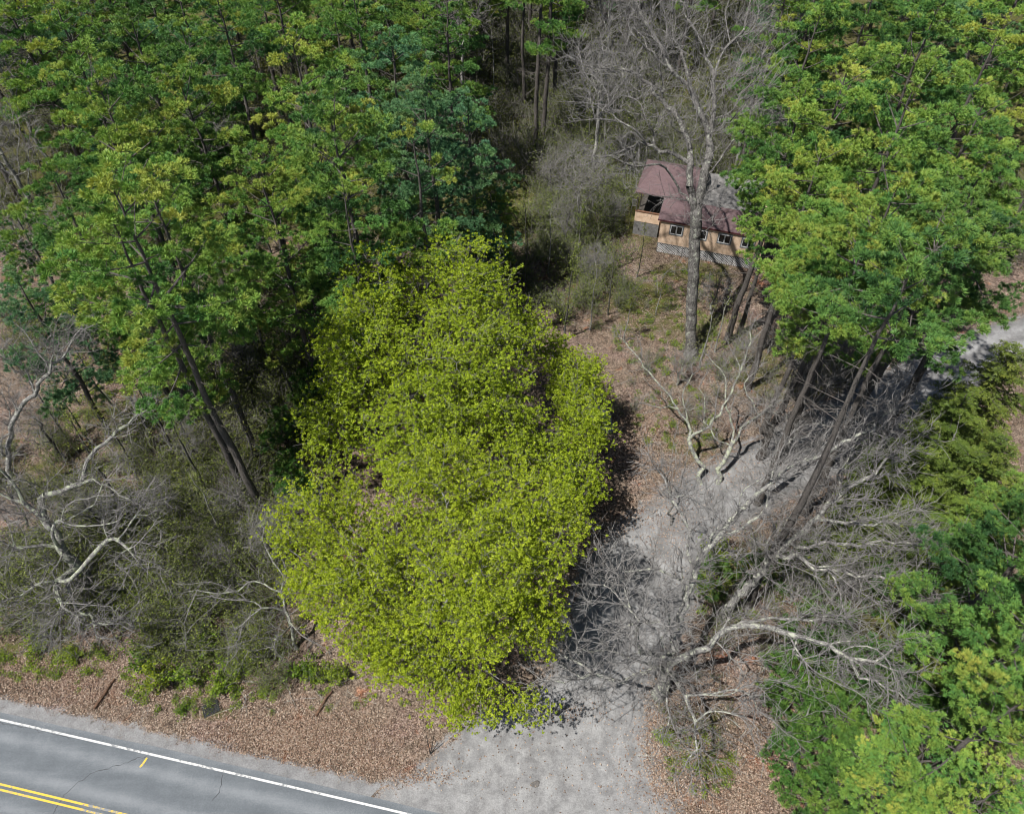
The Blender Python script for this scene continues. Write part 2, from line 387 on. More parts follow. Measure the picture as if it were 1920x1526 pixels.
def hemlock(seed, Ht, rmax, z0f, mat, R0=.28, dz=.27, ds=.15, rough=.22):
    """hemlock or young conifer: many thin boughs carrying flat feathery sprays"""
    rng = np.random.default_rng(seed); z0 = z0f*Ht; at, trunk, br = conifer_base(rng, Ht, R0, z0, 3); TP = []; TD = []; TT = []; z = z0; az = rng.random()*6.28
    while z < Ht-.15:
        t = (z-z0)/(Ht-z0); prof = (1-t)**.7*(.75+.25*min(1, t/.15)); el0 = R(4+28*t)
        for b in range(3):
            a = az+b*2*np.pi/3+rng.normal()*.28
            if rng.random() < .08: continue
            L = rmax*prof*(.55+.65*rng.random())+.3; el = el0+rng.normal()*R(9); p0 = at(z+rng.normal()*.12); hd = np.array([math.cos(a), math.sin(a), 0]); s = np.linspace(0, 1, 6)
            side = np.array([-hd[1], hd[0], 0]); cv = rng.normal()*.12; pts = p0+hd*(s*L)[:, None]+side*(cv*L*s**2)[:, None]+np.array([0, 0, 1])*(np.tan(el)*s*L-.22*L*s**2)[:, None]
            rr = (.014+.009*L)*(1-s*.85); d = unit(pts[1:]-pts[:-1]); V, Q = tubes(pts[:-1], pts[1:], d, d, rr[:-1], rr[1:], 4); br.append((V, None, Q, None)); btone = rng.random()
            st = np.arange(.12*L, L, ds); fs = st/L; bx = np.stack([np.interp(fs, s, pts[:, j]) for j in range(3)], 1)
            tl = (L*.36*(1.12-fs)**.7*np.clip(fs/.3, .35, 1)+.18)*(.6+.7*rng.random(len(st)))
            for sg in (-1, 1):
                ang = R(50)+rng.normal(size=len(st))*.2; dv = hd*np.cos(ang)[:, None]+sg*side*np.sin(ang)[:, None]; dv[:, 2] += -.12+rng.normal(size=len(st))*.12; dv = unit(dv)
                for k in range(int(tl.max()/.07)+1):
                    q = (k+.5)*.07; m = (q < tl) & (q > tl*.05)
                    if not m.any(): continue
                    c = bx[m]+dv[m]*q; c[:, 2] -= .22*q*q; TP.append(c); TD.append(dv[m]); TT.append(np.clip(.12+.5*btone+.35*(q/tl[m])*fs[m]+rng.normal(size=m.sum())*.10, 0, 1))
        az += 1.1; z += dz+.12*rng.random()
    TP = np.concatenate(TP); TD = np.concatenate(TD); TT = np.concatenate(TT); n = len(TP); k = 4; w = .045; up = np.array([0, 0, 1.])
    sgn = np.where(np.arange(k) % 2 == 0, 1, -1)[None, :, None]; sd0 = unit(np.cross(TD, up))[:, None]
    nd = unit(TD[:, None]*.7+sd0*sgn*.8+rng.normal(size=(n, k, 3))*rough+np.array([0, 0, -.05])); sd = unit(np.cross(nd, up)+rng.normal(size=(n, k, 3))*(rough+.1))
    l_ = .12*(.7+.7*rng.random((n, k, 1))); c = TP[:, None]+rng.normal(size=(n, k, 3))*.02
    V = np.stack([c-sd*w*.3, c+sd*w*.3, c+nd*l_+sd*w*.5, c+nd*l_-sd*w*.5], 2).reshape(-1, 3); t = np.repeat(np.clip(np.repeat(TT, k)+rng.normal(size=n*k)*.06, 0, 1), 4)
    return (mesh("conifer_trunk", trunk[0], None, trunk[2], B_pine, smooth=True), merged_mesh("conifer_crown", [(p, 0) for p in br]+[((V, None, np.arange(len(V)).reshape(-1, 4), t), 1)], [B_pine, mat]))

PINES = {
 'a': pine(1, 27, 4.8, .42, M_pine, gap=1.3), 'b': pine(2, 27, 4.6, .48, M_pine, gap=1.6), 'c': pine(3, 26, 5.4, .40, M_pine, gap=2.0), 'h': pine(9, 25, 5.0, .60, M_pine, gap=1.6), 't': pine(10, 28, 4.6, .76, M_pine, gap=1.4),
 'd': pine(4, 28, 4.8, .64, M_pine, gap=1.3), 'e': pine(5, 24, 4.8, .42, M_bluepine, gap=1.5), 'f': pine(6, 22, 4.6, .35, M_bluepine, gap=1.2),
 'g': pine(7, 20, 4.6, .40, M_pine, R0=.22, gap=1.5), 'u': pine(12, 31, 3.3, .85, M_pine, gap=1.2), 's': pine(8, 27, 4.2, .48, M_pine, gap=4.2),
}
PH = {'u': 31, 'h': 25, 't': 28, 'a': 27, 'b': 27, 'c': 26, 'd': 28, 'e': 24, 'f': 22, 'g': 20, 's': 27}
HEMS = {'a': hemlock(11, 15, 4.2, .12, M_hem, R0=.17, dz=.36, ds=.17, rough=.4), 'b': hemlock(12, 14, 4.8, .10, M_hem, R0=.17, dz=.38, ds=.17, rough=.4), 'c': pine(13, 7, 2.2, .10, M_sap, R0=.08, size=.75, zs=.55, gap=2.2), 'd': pine(14, 6, 2.3, .10, M_sap, R0=.07, size=.75, zs=.5, gap=2.2)}
HH = {'a': 15, 'b': 14, 'c': 7, 'd': 6}
def place_conifer(kind, var, x, y, h, label, group=None, base=False, rz=None, wide=1.0, tilt=(0, 0)):
    ms, hh = (PINES[var], PH[var]) if kind == 'pine' else (HEMS[var], HH[var])
    p = P(x, y, 0) if base else P(x, y, h); s = h/hh
    o = empty({'pine': "pine_tree", 'hem': "hemlock_tree", 'sap': "young_conifer"}[kind if not (kind == 'hem' and var in 'cd') else 'sap'], (p[0], p[1], -.1), 0, (s*wide, s*wide, s))
    o.rotation_euler = (tilt[0], tilt[1], rz if rz is not None else (x*1.7+y*.9) % 6.28)
    tag(o, label, "pine tree" if kind == 'pine' else ("hemlock" if var in 'ab' else "young conifer"), group)
    link("trunk", ms[0], o); link("crown", ms[1], o)
    return o

# ------------------------------------------------------------------ the ground, the road and the gravel drive
def ground_mat(name, mode):
    m, n, l, out = new_mat(name)
    tc = n.new("ShaderNodeTexCoord"); v = tc.outputs['Object']
    # leaf litter: every leaf-sized cell has its own tint
    vo = n.new("ShaderNodeTexVoronoi"); vo.inputs['Scale'].default_value = 16; vo.inputs['Randomness'].default_value = 1
    wv = n.new("ShaderNodeVectorMath"); wv.operation = 'ADD'; nz = n.new("ShaderNodeTexNoise"); nz.inputs['Scale'].default_value = 6; l.new(v, nz.inputs['Vector'])
    sc_ = n.new("ShaderNodeVectorMath"); sc_.operation = 'SCALE'; sc_.inputs['Scale'].default_value = .25; l.new(nz.outputs['Color'], sc_.inputs[0])
    l.new(v, wv.inputs[0]); l.new(sc_.outputs[0], wv.inputs[1]); l.new(wv.outputs[0], vo.inputs['Vector'])
    sp = n.new("ShaderNodeSeparateColor"); l.new(vo.outputs['Color'], sp.inputs[0])
    lit = ramp(n, [(0, (.05, .038, .032)), (.35, (.13, .10, .082)), (.7, (.225, .182, .152)), (1, (.36, .31, .27))]); l.new(sp.outputs[0], lit.inputs[0])
    big = noise(n, l, v, .22, 4, .6); mid = noise(n, l, v, 1.1, 5, .65); fine = noise(n, l, v, 14, 3, .6)
    tint = ramp(n, [(.35, (.72, .68, .62)), (.5, (1, .97, .90)), (.66, (1.06, .95, .95))]); l.new(big, tint.inputs[0])
    col = mixc(n, l, 1.0, lit.outputs[0], tint.outputs[0], 'MULTIPLY')
    rd = mrange(n, l, noise(n, l, v, .45, 3, .7, .6), .60, .70); col = mixc(n, l, rd, col, mixc(n, l, 1.0, col, (1.25, .80, .62), 'MULTIPLY'))
    col = mixc(n, l, 1., col, ramp_(n, l, noise(n, l, v, 1.7, 5, .7), [(.32, (.50, .47, .46)), (.5, (.95, .93, .92)), (.68, (1.3, 1.25, 1.22))]), 'MULTIPLY')
    grc = ramp(n, [(.25, (.18, .18, .182)), (.5, (.242, .242, .243)), (.75, (.31, .31, .31))])
    gf = n.new("ShaderNodeMath"); gf.operation = 'ADD'; l.new(mrange(n, l, noise(n, l, v, 9, 7, .85), .3, .7, -.30, .30), gf.inputs[0]); l.new(mid, gf.inputs[1])
    l.new(gf.outputs[0], grc.inputs[0]); gravel = grc.outputs[0]
    gb = noise(n, l, v, .9, 7, .72, .8); gravel = mixc(n, l, mrange(n, l, gb, .38, .62), mixc(n, l, 1., gravel, (.80, .80, .81), 'MULTIPLY'), gravel)
    if mode == 'ground':
        am = n.new("ShaderNodeAttribute"); am.attribute_name = "moss_shade"; ag = n.new("ShaderNodeAttribute"); ag.attribute_name = "gravel"
        moss_shade_col = ramp(n, [(.2, (.03, .035, .010)), (.5, (.085, .088, .026)), (.8, (.17, .165, .06))]); l.new(fine, moss_shade_col.inputs[0])
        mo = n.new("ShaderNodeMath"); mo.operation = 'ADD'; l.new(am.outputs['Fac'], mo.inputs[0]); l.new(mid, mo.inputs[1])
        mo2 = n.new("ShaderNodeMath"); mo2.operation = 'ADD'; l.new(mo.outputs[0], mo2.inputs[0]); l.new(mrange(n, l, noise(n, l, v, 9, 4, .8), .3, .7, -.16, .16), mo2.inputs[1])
        col = mixc(n, l, mrange(n, l, mo2.outputs[0], .76, .98), col, moss_shade_col.outputs[0])
        go = n.new("ShaderNodeMath"); go.operation = 'ADD'; l.new(ag.outputs['Fac'], go.inputs[0]); l.new(mid, go.inputs[1])
        g2 = n.new("ShaderNodeMath"); g2.operation = 'ADD'; l.new(go.outputs[0], g2.inputs[0]); l.new(mrange(n, l, noise(n, l, v, 8, 4, .8), .3, .7, -.2, .2), g2.inputs[1])
        col = mixc(n, l, mrange(n, l, g2.outputs[0], .92, 1.15), col, gravel)
    else:
        # stray leaves and dirt drifting over the gravel, tyre sweeps at the mouth of the drive
        at = n.new("ShaderNodeAttribute"); at.attribute_name = "tone"
        a2 = n.new("ShaderNodeMath"); a2.operation = 'ADD'; l.new(at.outputs['Fac'], a2.inputs[0]); l.new(mid, a2.inputs[1])
        a3 = n.new("ShaderNodeMath"); a3.operation = 'ADD'; l.new(a2.outputs[0], a3.inputs[0]); l.new(mrange(n, l, noise(n, l, v, 7, 4, .8), .3, .7, -.22, .22), a3.inputs[1])
        mp = n.new("ShaderNodeMapping"); mp.inputs['Rotation'].default_value = (0, 0, .25); mp.inputs['Scale'].default_value = (1.3, .35, 1); l.new(v, mp.inputs[0])
        sw = noise(n, l, mp.outputs[0], 1.0, 6, .7, 1.2)
        ar = n.new("ShaderNodeAttribute"); ar.attribute_name = "rut"; ru = n.new("ShaderNodeMath"); ru.operation = 'ADD'; l.new(ar.outputs['Fac'], ru.inputs[0]); l.new(mrange(n, l, mid, .3, .7, -.22, .22), ru.inputs[1])
        gravel = mixc(n, l, mrange(n, l, ru.outputs[0], .1, .9), mixc(n, l, 1., gravel, (.66, .65, .64), 'MULTIPLY'), mixc(n, l, 1., gravel, (1.1, 1.1, 1.1), 'MULTIPLY'))
        gravel = mixc(n, l, mrange(n, l, sw, .38, .66), mixc(n, l, 1., gravel, (.93, .92, .91), 'MULTIPLY'), mixc(n, l, 1., gravel, (1.05, 1.05, 1.04), 'MULTIPLY'))
        col = mixc(n, l, mrange(n, l, a3.outputs[0], .95, 1.12), gravel, col)
    b = n.new("ShaderNodeBsdfPrincipled"); b.inputs['Roughness'].default_value = .95; b.inputs['Specular IOR Level'].default_value = .1
    l.new(col, b.inputs['Base Color'])
    bp = n.new("ShaderNodeBump"); bp.inputs['Strength'].default_value = .55 if mode == 'ground' else .3; bp.inputs['Distance'].default_value = .06
    hh = n.new("ShaderNodeMath"); hh.operation = 'ADD'; l.new(sp.outputs[1], hh.inputs[0]); l.new(fine, hh.inputs[1])
    l.new(hh.outputs[0] if mode == 'ground' else fine, bp.inputs['Height']); l.new(bp.outputs[0], b.inputs['Normal'])
    l.new(b.outputs[0], out.inputs[0]); return m
M_ground = ground_mat("forest_floor", 'ground'); M_drive = ground_mat("gravel", 'drive')

Wp = np.array([P(*a) for a in [(0, 1349), (198, 1393), (348, 1432), (550, 1472), (700, 1512.6)]])
cf = np.polyfit(Wp[:, 0], Wp[:, 1], 2); cf[0] *= .6
def white(X):
    X = np.asarray(X, float); xm = -20.; ym = np.polyval(np.polyfit(Wp[:, 0], Wp[:, 1], 2), xm); s = 2*cf[0]*(0)+np.polyfit(Wp[:, 0], Wp[:, 1], 1)[0]
    return ym + s*(X-xm) + cf[0]*(np.clip(X, -60, 15)-xm)**2
def off(X, d):
    y = white(X); sl = (white(X+.1)-white(X-.1))/.2; nv = np.stack([-sl, np.ones_like(sl)], -1)/np.sqrt(1+sl**2)[:, None]
    return np.stack([X, y], -1)+nv*np.asarray(d)[..., None]
def wob(x, y, f): return np.sin(x*f+1.3*np.sin(y*f*.7))*.5+np.sin(x*f*2.3+y*f*1.9+2)*.3+np.sin(x*f*5.1-y*f*3.7)*.2
LB = [(640, 1540), (700, 1478), (790, 1440), (825, 1400), (880, 1350), (960, 1318), (1010, 1290), (1040, 1240), (1060, 1150), (1085, 1060), (1140, 985), (1210, 940), (1260, 895), (1340, 855), (1400, 833), (1520, 770), (1640, 700), (1740, 655), (1850, 618), (1990, 565), (2300, 470)]
RB = [(1290, 1560), (1235, 1450), (1215, 1380), (1212, 1300), (1235, 1230), (1285, 1150), (1320, 1075), (1345, 1010), (1420, 965), (1500, 925), (1600, 885), (1700, 815), (1800, 745), (1900, 690), (1990, 645), (2300, 545)]
LBw = np.array([P(*a)[:2] for a in LB]); RBw = np.array([P(*a)[:2] for a in RB])
def resample(pl, n):
    d = np.r_[0, np.cumsum(np.linalg.norm(np.diff(pl, axis=0), axis=1))]; t = np.linspace(0, d[-1], n)
    return np.stack([np.interp(t, d, pl[:, 0]), np.interp(t, d, pl[:, 1])], 1)
NL = 260; A = resample(LBw, NL); B = resample(RBw, NL); rg = np.random.default_rng(5)
def jag(n, rg, amp): 
    v = np.zeros(n)
    for k, a in ((6, .5), (14, .3), (40, .22), (120, .16)): v += np.interp(np.linspace(0, k, n), np.arange(k+1), rg.normal(size=k+1))*a*amp
    return v
C = (A+B)/2; wd = unit(B-A); A = A-wd*jag(NL, rg, .45)[:, None]; B = B+wd*jag(NL, rg, .45)[:, None]
NC = 14; f = np.linspace(0, 1, NC)[None, :, None]
D_ = A[:, None]*(1-f)+B[:, None]*f; dv = np.concatenate([D_, np.full((NL, NC, 1), .012)], 2).reshape(-1, 3)
i, j = np.meshgrid(np.arange(NL-1), np.arange(NC-1), indexing='ij'); q = (i*NC+j).ravel()
edge = np.abs(f[0, :, 0]-.5)*2; tn = np.tile(np.clip((edge-.45)/.55, 0, 1)**1.5*.50+.06, (NL, 1)).ravel()
drive = link("gravel_driveway", mesh("gravel_driveway", dv, None, np.stack([q, q+NC, q+NC+1, q+1], 1), M_drive, tone=tn)); fr_ = f[0, :, 0]; rt_ = np.tile(.25+.75*(np.exp(-((fr_-.3)/.12)**2)+np.exp(-((fr_-.7)/.12)**2)), (NL, 1)); rt_[:70] = rt_[:70]*np.linspace(0, 1, 70)[:, None]+.85*(1-np.linspace(0, 1, 70)[:, None]); ra_ = drive.data.attributes.new('rut', 'FLOAT', 'POINT'); ra_.data.foreach_set('value', rt_.ravel().astype(np.float32)); tag(drive, "pale grey gravel driveway running from the road past the bright green maples", None, None, "structure")

def dist_poly(Pt, poly):
    a = poly[:-1]; b = poly[1:]; out = np.full(len(Pt), 1e9)
    for p, q_ in zip(a, b):
        ab = q_-p; t = np.clip(((Pt-p)@ab)/(ab@ab), 0, 1); out = np.minimum(out, np.linalg.norm(Pt-(p+t[:, None]*ab), axis=1))
    return out
def inside(Pt, poly):
    c = np.zeros(len(Pt), bool); j = len(poly)-1
    for i in range(len(poly)):
        a, b = poly[i], poly[j]
        m = ((a[1] > Pt[:, 1]) != (b[1] > Pt[:, 1])) & (Pt[:, 0] < (b[0]-a[0])*(Pt[:, 1]-a[1])/((b[1]-a[1]) if b[1] != a[1] else 1e-9)+a[0])
        c ^= m; j = i
    return c
DPOLY = np.concatenate([A[::4], B[::-4]])
xs = np.r_[-1500, -900, -500, -250, -140, -100, np.arange(-80, 80.1, .45), 100, 140, 250, 500, 900, 1500]
ys = np.r_[-600, -200, -60, -20, -5, np.arange(2, 125, .45), 140, 180, 260, 420, 700, 1200, 2000]
GX, GY = np.meshgrid(xs, ys, indexing='ij'); G2 = np.stack([GX.ravel(), GY.ravel()], 1)
dd = dist_poly(G2, np.vstack([DPOLY, DPOLY[:1]])); ins = inside(G2, DPOLY); sd = np.where(ins, -dd, dd)
rdist = G2[:, 1]-white(G2[:, 0])          # beyond the white line
gr = np.clip(1-sd/1.6, 0, 1)**1.5*.62; gr = np.maximum(gr, np.clip(1-np.maximum(rdist-.9, 0)/1.3, 0, 1)*.78)
def blobw(px, py, rx, ry, w):
    c = P(px, py)[:2]; d = ((G2-c)/np.array([rx, ry])); return w*np.clip(1.25-np.sum(d*d, 1), 0, 1)
for a in [(1215, 1400, 1.6, 3.5, .5), (1310, 1480, 3, 2, .35), (1180, 1050, 2, 3, .3), (1395, 1320, .8, .8, .5), (260, 1330, 2.5, .8, .35), (480, 1280, 1.5, .5, .3), (1360, 335, 5, 4, .6), (1880, 470, 5, 5, .4)]:
    gr = np.maximum(gr, blobw(*a))
ms = np.full(len(G2), .10)
for a in [(330, 700, 5, 6, .42), (230, 780, 5, 3, .38), (100, 900, 6, 3, .40), (300, 1050, 10, 5, .45), (430, 1200, 7, 2.5, .33), (60, 1220, 5, 1.2, .42), (1250, 600, 8, 3.5, .36), (1200, 560, 5, 4, .48), (1170, 400, 5, 5, .45),
          (1300, 510, 6, 2.5, .42), (1300, 830, 4, 3, .33), (1210, 800, 2.5, 3, .2), (1300, 1420, 1.4, 1.6, .42), (1350, 1350, 2.0, 1.2, .32), (1420, 1070, 4, 3, .45), (400, 1340, 2.2, .5, .38), (1500, 700, 10, 5, .4), (1560, 1280, 5, 5, .3), (1750, 1180, 11, 11, .45), (500, 300, 60, 28, .35), (1500, 200, 40, 30, .4), (1280, 730, 3, 2, .25)]:
    ms = np.maximum(ms, blobw(*a))
ms = np.maximum(ms, np.clip((G2[:, 1]-62)/10, 0, 1)*.5)  # floor of the upper wood darkened, its shade painted through the mossy colour
hz = np.clip((sd-1.5)/4, 0, 1)*np.clip((rdist-3)/5, 0, 1)
cab = P(1320, 470)[:2]+np.array([0, 3]); hz *= np.clip((np.linalg.norm(G2-cab, axis=1)-9)/5, 0, 1)
far = np.clip((np.abs(G2).max(1)-150)/300, 0, 1)
gz = (wob(GX.ravel(), GY.ravel(), .33)*.16+wob(GY.ravel()+9, GX.ravel(), 1.3)*.05)*hz*(1-far)
n0_, n1_ = GX.shape; i, j = np.meshgrid(np.arange(n0_-1), np.arange(n1_-1), indexing='ij'); q = (i*n1_+j).ravel()
gm = mesh("ground", np.column_stack([G2, gz]), None, np.stack([q, q+n1_, q+n1_+1, q+1], 1), M_ground, smooth=True)
for nm, arr in (("moss_shade", ms), ("gravel", gr)):
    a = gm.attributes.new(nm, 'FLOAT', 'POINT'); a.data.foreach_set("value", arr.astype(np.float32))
tag(link("ground", gm), "forest floor of brown leaf litter with mossy green patches", None, None, "structure")

def asphalt_mat():
    m, n, l, out = new_mat("asphalt"); tc = n.new("ShaderNodeTexCoord"); v = tc.outputs['Object']
    at = n.new("ShaderNodeAttribute"); at.attribute_name = "tone"
    f1 = noise(n, l, v, 14, 6, .8); f2 = noise(n, l, v, .7, 4, .6)
    mp = n.new("ShaderNodeMapping"); mp.inputs['Rotation'].default_value = (0, 0, .2); mp.inputs['Scale'].default_value = (.12, 1.6, 1); l.new(v, mp.inputs[0])
    f3 = noise(n, l, mp.outputs[0], 1.5, 4, .6)
    s1 = n.new("ShaderNodeMath"); s1.operation = 'ADD'; l.new(at.outputs['Fac'], s1.inputs[0]); l.new(mrange(n, l, f3, .3, .7, -.10, .10), s1.inputs[1])
    s2 = n.new("ShaderNodeMath"); s2.operation = 'ADD'; l.new(s1.outputs[0], s2.inputs[0]); l.new(mrange(n, l, f1, .3, .7, -.30, .30), s2.inputs[1])
    s3 = n.new("ShaderNodeMath"); s3.operation = 'ADD'; l.new(s2.outputs[0], s3.inputs[0]); l.new(mrange(n, l, f2, .3, .7, -.12, .12), s3.inputs[1])
    r = ramp(n, [(0, (.085, .096, .107)), (.5, (.128, .142, .156)), (1, (.21, .225, .24))]); l.new(s3.outputs[0], r.inputs[0])
    b = n.new("ShaderNodeBsdfPrincipled"); b.inputs['Roughness'].default_value = .85; b.inputs['Specular IOR Level'].default_value = .2
    l.new(r.outputs[0], b.inputs['Base Color']); l.new(b.outputs[0], out.inputs[0]); return m
def paint_mat(name, c):
    m, n, l, out = new_mat(name); tc = n.new("ShaderNodeTexCoord"); v = tc.outputs['Object']
    w = noise(n, l, v, 5, 6, .8); w2 = noise(n, l, v, .35, 2, .5)
    s = n.new("ShaderNodeMath"); s.operation = 'ADD'; l.new(w, s.inputs[0]); l.new(mrange(n, l, w2, .35, .65, -.1, .12), s.inputs[1])
    col = mixc(n, l, mrange(n, l, s.outputs[0], .54, .62), c, (.2, .21, .22))
    b = n.new("ShaderNodeBsdfPrincipled"); b.inputs['Roughness'].default_value = .6; l.new(col, b.inputs['Base Color']); l.new(b.outputs[0], out.inputs[0]); return m
M_asph = asphalt_mat()
def strip(name, d0, d1, z, x0, x1, mat, nx=200, nc=2, tonef=None, jit=0, seed=0, parent=None):
    X = np.linspace(x0, x1, nx); rg = np.random.default_rng(seed); rows = []
    for k, fr in enumerate(np.linspace(0, 1, nc)):
        d = np.full(nx, d0+(d1-d0)*fr)
        if jit and k == nc-1: d = d+jag(nx, rg, jit)
        rows.append(off(X, d))
    V = np.stack(rows, 1).reshape(-1, 2); V = np.column_stack([V, np.full(len(V), z)])
    i, j = np.meshgrid(np.arange(nx-1), np.arange(nc-1), indexing='ij'); q = (i*nc+j).ravel()
    tn = np.tile(tonef(np.linspace(d0, d1, nc)), (nx, 1)).ravel() if tonef else None
    return link(name, mesh(name, V, None, np.stack([q, q+nc, q+nc+1, q+1], 1), mat, tone=tn), parent)
def wear(d):
    t = .42+0*d
    for c in (-.95, -2.75, -4.6, -6.3): t = t+.42*np.exp(-((d-c)/.38)**2)
    return t+.35*np.clip((d-.1)/.5, 0, 1)
tag(strip("road", -8.2, .50, .022, -140, 120, M_asph, nx=1400, nc=60, tonef=wear, jit=.10, seed=3), "blue grey asphalt road crossing the bottom left corner", None, None, "structure")
tag(strip("white_edge_line", -.065, .065, .028, -140, 120, paint_mat("white_paint", (.58, .58, .57)), nx=900), "worn white edge line of the road", None, None, "structure")
yp = paint_mat("yellow_paint", (.62, .43, .04))
tag(strip("yellow_centre_line", -3.50, -3.38, .028, -140, 120, yp, nx=600), "yellow centre line, the one nearer the trees", None, None, "structure")
tag(strip("yellow_centre_line", -3.78, -3.66, .028, -140, 120, yp, nx=600), "yellow centre line, the one farther from the trees", None, None, "structure")
# the far verge of the road, only seen from another place
strip_far = strip("road_shoulder", -10.0, -8.15, .016, -140, 120, M_drive, nx=300, nc=3, tonef=lambda d: .3+0*d, seed=9); tag(strip_far, "sandy far shoulder of the road", None, None, "structure")
M_crack = plain_mat("tar_crack", (.03, .03, .033), (.06, .06, .065), 20, .8)
def crack(pts, w, name, label, mat, z=.0265, seed=1, amp=.05):
    rg = np.random.default_rng(seed); p = crooked([P(*a) for a in pts], rg, .22, amp)[:, :2]
    t = unit(np.gradient(p, axis=0)); nn = np.stack([-t[:, 1], t[:, 0]], 1); ww = w*(.6+.8*rg.random(len(p)))[:, None]
    V = np.concatenate([p-nn*ww, p+nn*ww]); V = np.column_stack([V, np.full(len(V), z)]); k = np.arange(len(p)-1); m = len(p)
    tag(link(name, mesh(name, V, None, np.stack([k, k+1, k+1+m, k+m], 1), mat)), label, None, None, "structure")
crack([(275, 1418), (235, 1470), (165, 1470), (120, 1500), (95, 1540)][:1]+[(205, 1408), (170, 1450), (120, 1490), (90, 1545)][1:], .016, "road_crack", "long thin crack across the lane near the yellow lines", M_crack, seed=2)
crack([(418, 1452), (412, 1485), (398, 1500)], .014, "road_crack", "short thin crack beside the worn stretch of white line", M_crack, seed=4)
crack([(130, 1385), (70, 1368), (-20, 1350)], .010, "road_crack", "hairline crack just inside the white line", M_crack, seed=6)
crack([(276, 1420), (268, 1432), (262, 1438)], .05, "road_paint_mark", "short yellow survey dash beside the white line", yp, z=.0275, seed=7, amp=.005)

# ------------------------------------------------------------------ the cabin
def box(x0, x1, y0, y1, z0, z1):
    V = np.array([[x, y, z] for z in (z0, z1) for y in (y0, y1) for x in (x0, x1)], float)
    return V, None, np.array([[0, 2, 3, 1], [4, 5, 7, 6], [0, 1, 5, 4], [2, 6, 7, 3], [0, 4, 6, 2], [1, 3, 7, 5]]), None
def slab(poly, th):
    """solid sheet under a top polygon of four or three corners"""
    p = np.array(poly, float); m = len(p); V = np.concatenate([p, p-np.array([0, 0, th])]); k = np.arange(m)
    sides = np.stack([k, (k+1) % m, (k+1) % m+m, k+m], 1)
    if m == 4: return V, None, np.concatenate([[k, k[::-1]+m], sides]), None
    return V, np.array([k, k[::-1]+m]), sides, None
def build(name, parts, mat, parent, smooth=False):
    V, T, Q, t = merge(parts); return link(name, mesh(name, V, T, Q, mat, smooth=smooth), parent)
ca = P(1230, 471); cb = P(1419.5, 506.5); rzc = math.atan2(cb[1]-ca[1], cb[0]-ca[0])
cabin = empty("cabin", ca, rzc); tag(cabin, "small tan cabin with purple brown roof and white lattice skirt behind the big bare tree", "cabin")
def wall_mat():
    m, n, l, out = new_mat("tan_wall"); tc = n.new("ShaderNodeTexCoord"); v = tc.outputs['Object']
    f = noise(n, l, v, 1.6, 5, .65); f2 = noise(n, l, v, 12, 4, .7)
    r = ramp(n, [(.3, (.52, .38, .26)), (.5, (.68, .50, .36)), (.7, (.76, .60, .46))]); l.new(f, r.inputs[0])
    col = mixc(n, l, mrange(n, l, f2, .55, .8), r.outputs[0], (.52, .31, .18))
    b = n.new("ShaderNodeBsdfPrincipled"); b.inputs['Roughness'].default_value = .85; l.new(col, b.inputs['Base Color'])
    l.new(b.outputs[0], out.inputs[0]); return m
def roof_mat():
    m, n, l, out = new_mat("purple_brown_shingles"); tc = n.new("ShaderNodeTexCoord"); v = tc.outputs['Object']
    br = n.new("ShaderNodeTexBrick"); br.inputs['Scale'].default_value = 1; br.inputs['Brick Width'].default_value = .32; br.inputs['Row Height'].default_value = .15; br.inputs['Mortar Size'].default_value = .006
    br.inputs['Color1'].default_value = (.14, .09, .095, 1); br.inputs['Color2'].default_value = (.10, .062, .066, 1); br.inputs['Mortar'].default_value = (.08, .05, .05, 1); l.new(v, br.inputs['Vector'])
    f = noise(n, l, v, 2.5, 5, .7); col = mixc(n, l, mrange(n, l, f, .58, .72), br.outputs[0], (.19, .12, .085)); f2 = noise(n, l, v, 16, 3, .7)
    col = mixc(n, l, mrange(n, l, f2, .4, .7), col, (.145, .10, .105))
    b = n.new("ShaderNodeBsdfPrincipled"); b.inputs['Roughness'].default_value = .9; l.new(col, b.inputs['Base Color']); l.new(b.outputs[0], out.inputs[0]); return m
M_wall = wall_mat(); M_roof = roof_mat()
M_trim = plain_mat("grey_trim", (.16, .18, .20), (.24, .26, .28), 5, .6); M_white = plain_mat("white_paint_wood", (.62, .63, .64), (.78, .78, .78), 8, .5)
M_glass = plain_mat("dark_glass", (.012, .014, .016), (.03, .032, .035), 2, .12, spec=.6)
M_lat = plain_mat("lattice_white", (.66, .66, .67), (.82, .82, .82), 4, .7); M_deck = plain_mat("weathered_deck", (.14, .14, .14), (.24, .235, .23), 4, .8)
M_dark = plain_mat("dark_boards", (.05, .045, .04), (.09, .08, .07), 5, .8); M_greyroof = plain_mat("grey_felt_roof", (.09, .09, .09), (.26, .25, .24), 1.3, .9)
g = 10.77
def wallprism(x0, x1, y0, y1, z0, za, zb):
    V = np.array([[x0, y0, z0], [x1, y0, z0], [x1, y1, z0], [x0, y1, z0], [x0, y0, za], [x1, y0, za], [x1, y1, zb], [x0, y1, zb]], float)
    return V, None, np.array([[0, 3, 2, 1], [4, 5, 6, 7], [0, 1, 5, 4], [1, 2, 6, 5], [2, 3, 7, 6], [3, 0, 4, 7]]), None
build("wall", [wallprism(0, g, 0, 3.0, 1.18, 4.02, 4.48)], M_wall, cabin)
build("rear_wall", [box(-.35, g-.1, 3.003, 8.6, .0, 4.45)], M_wall, cabin)
build("roof", [slab([(-.35, -.13, 4.11), (g+.35, -.13, 4.11), (g+.35, 3.06, 4.72), (-.35, 3.06, 4.72)], .13)], M_roof, cabin)
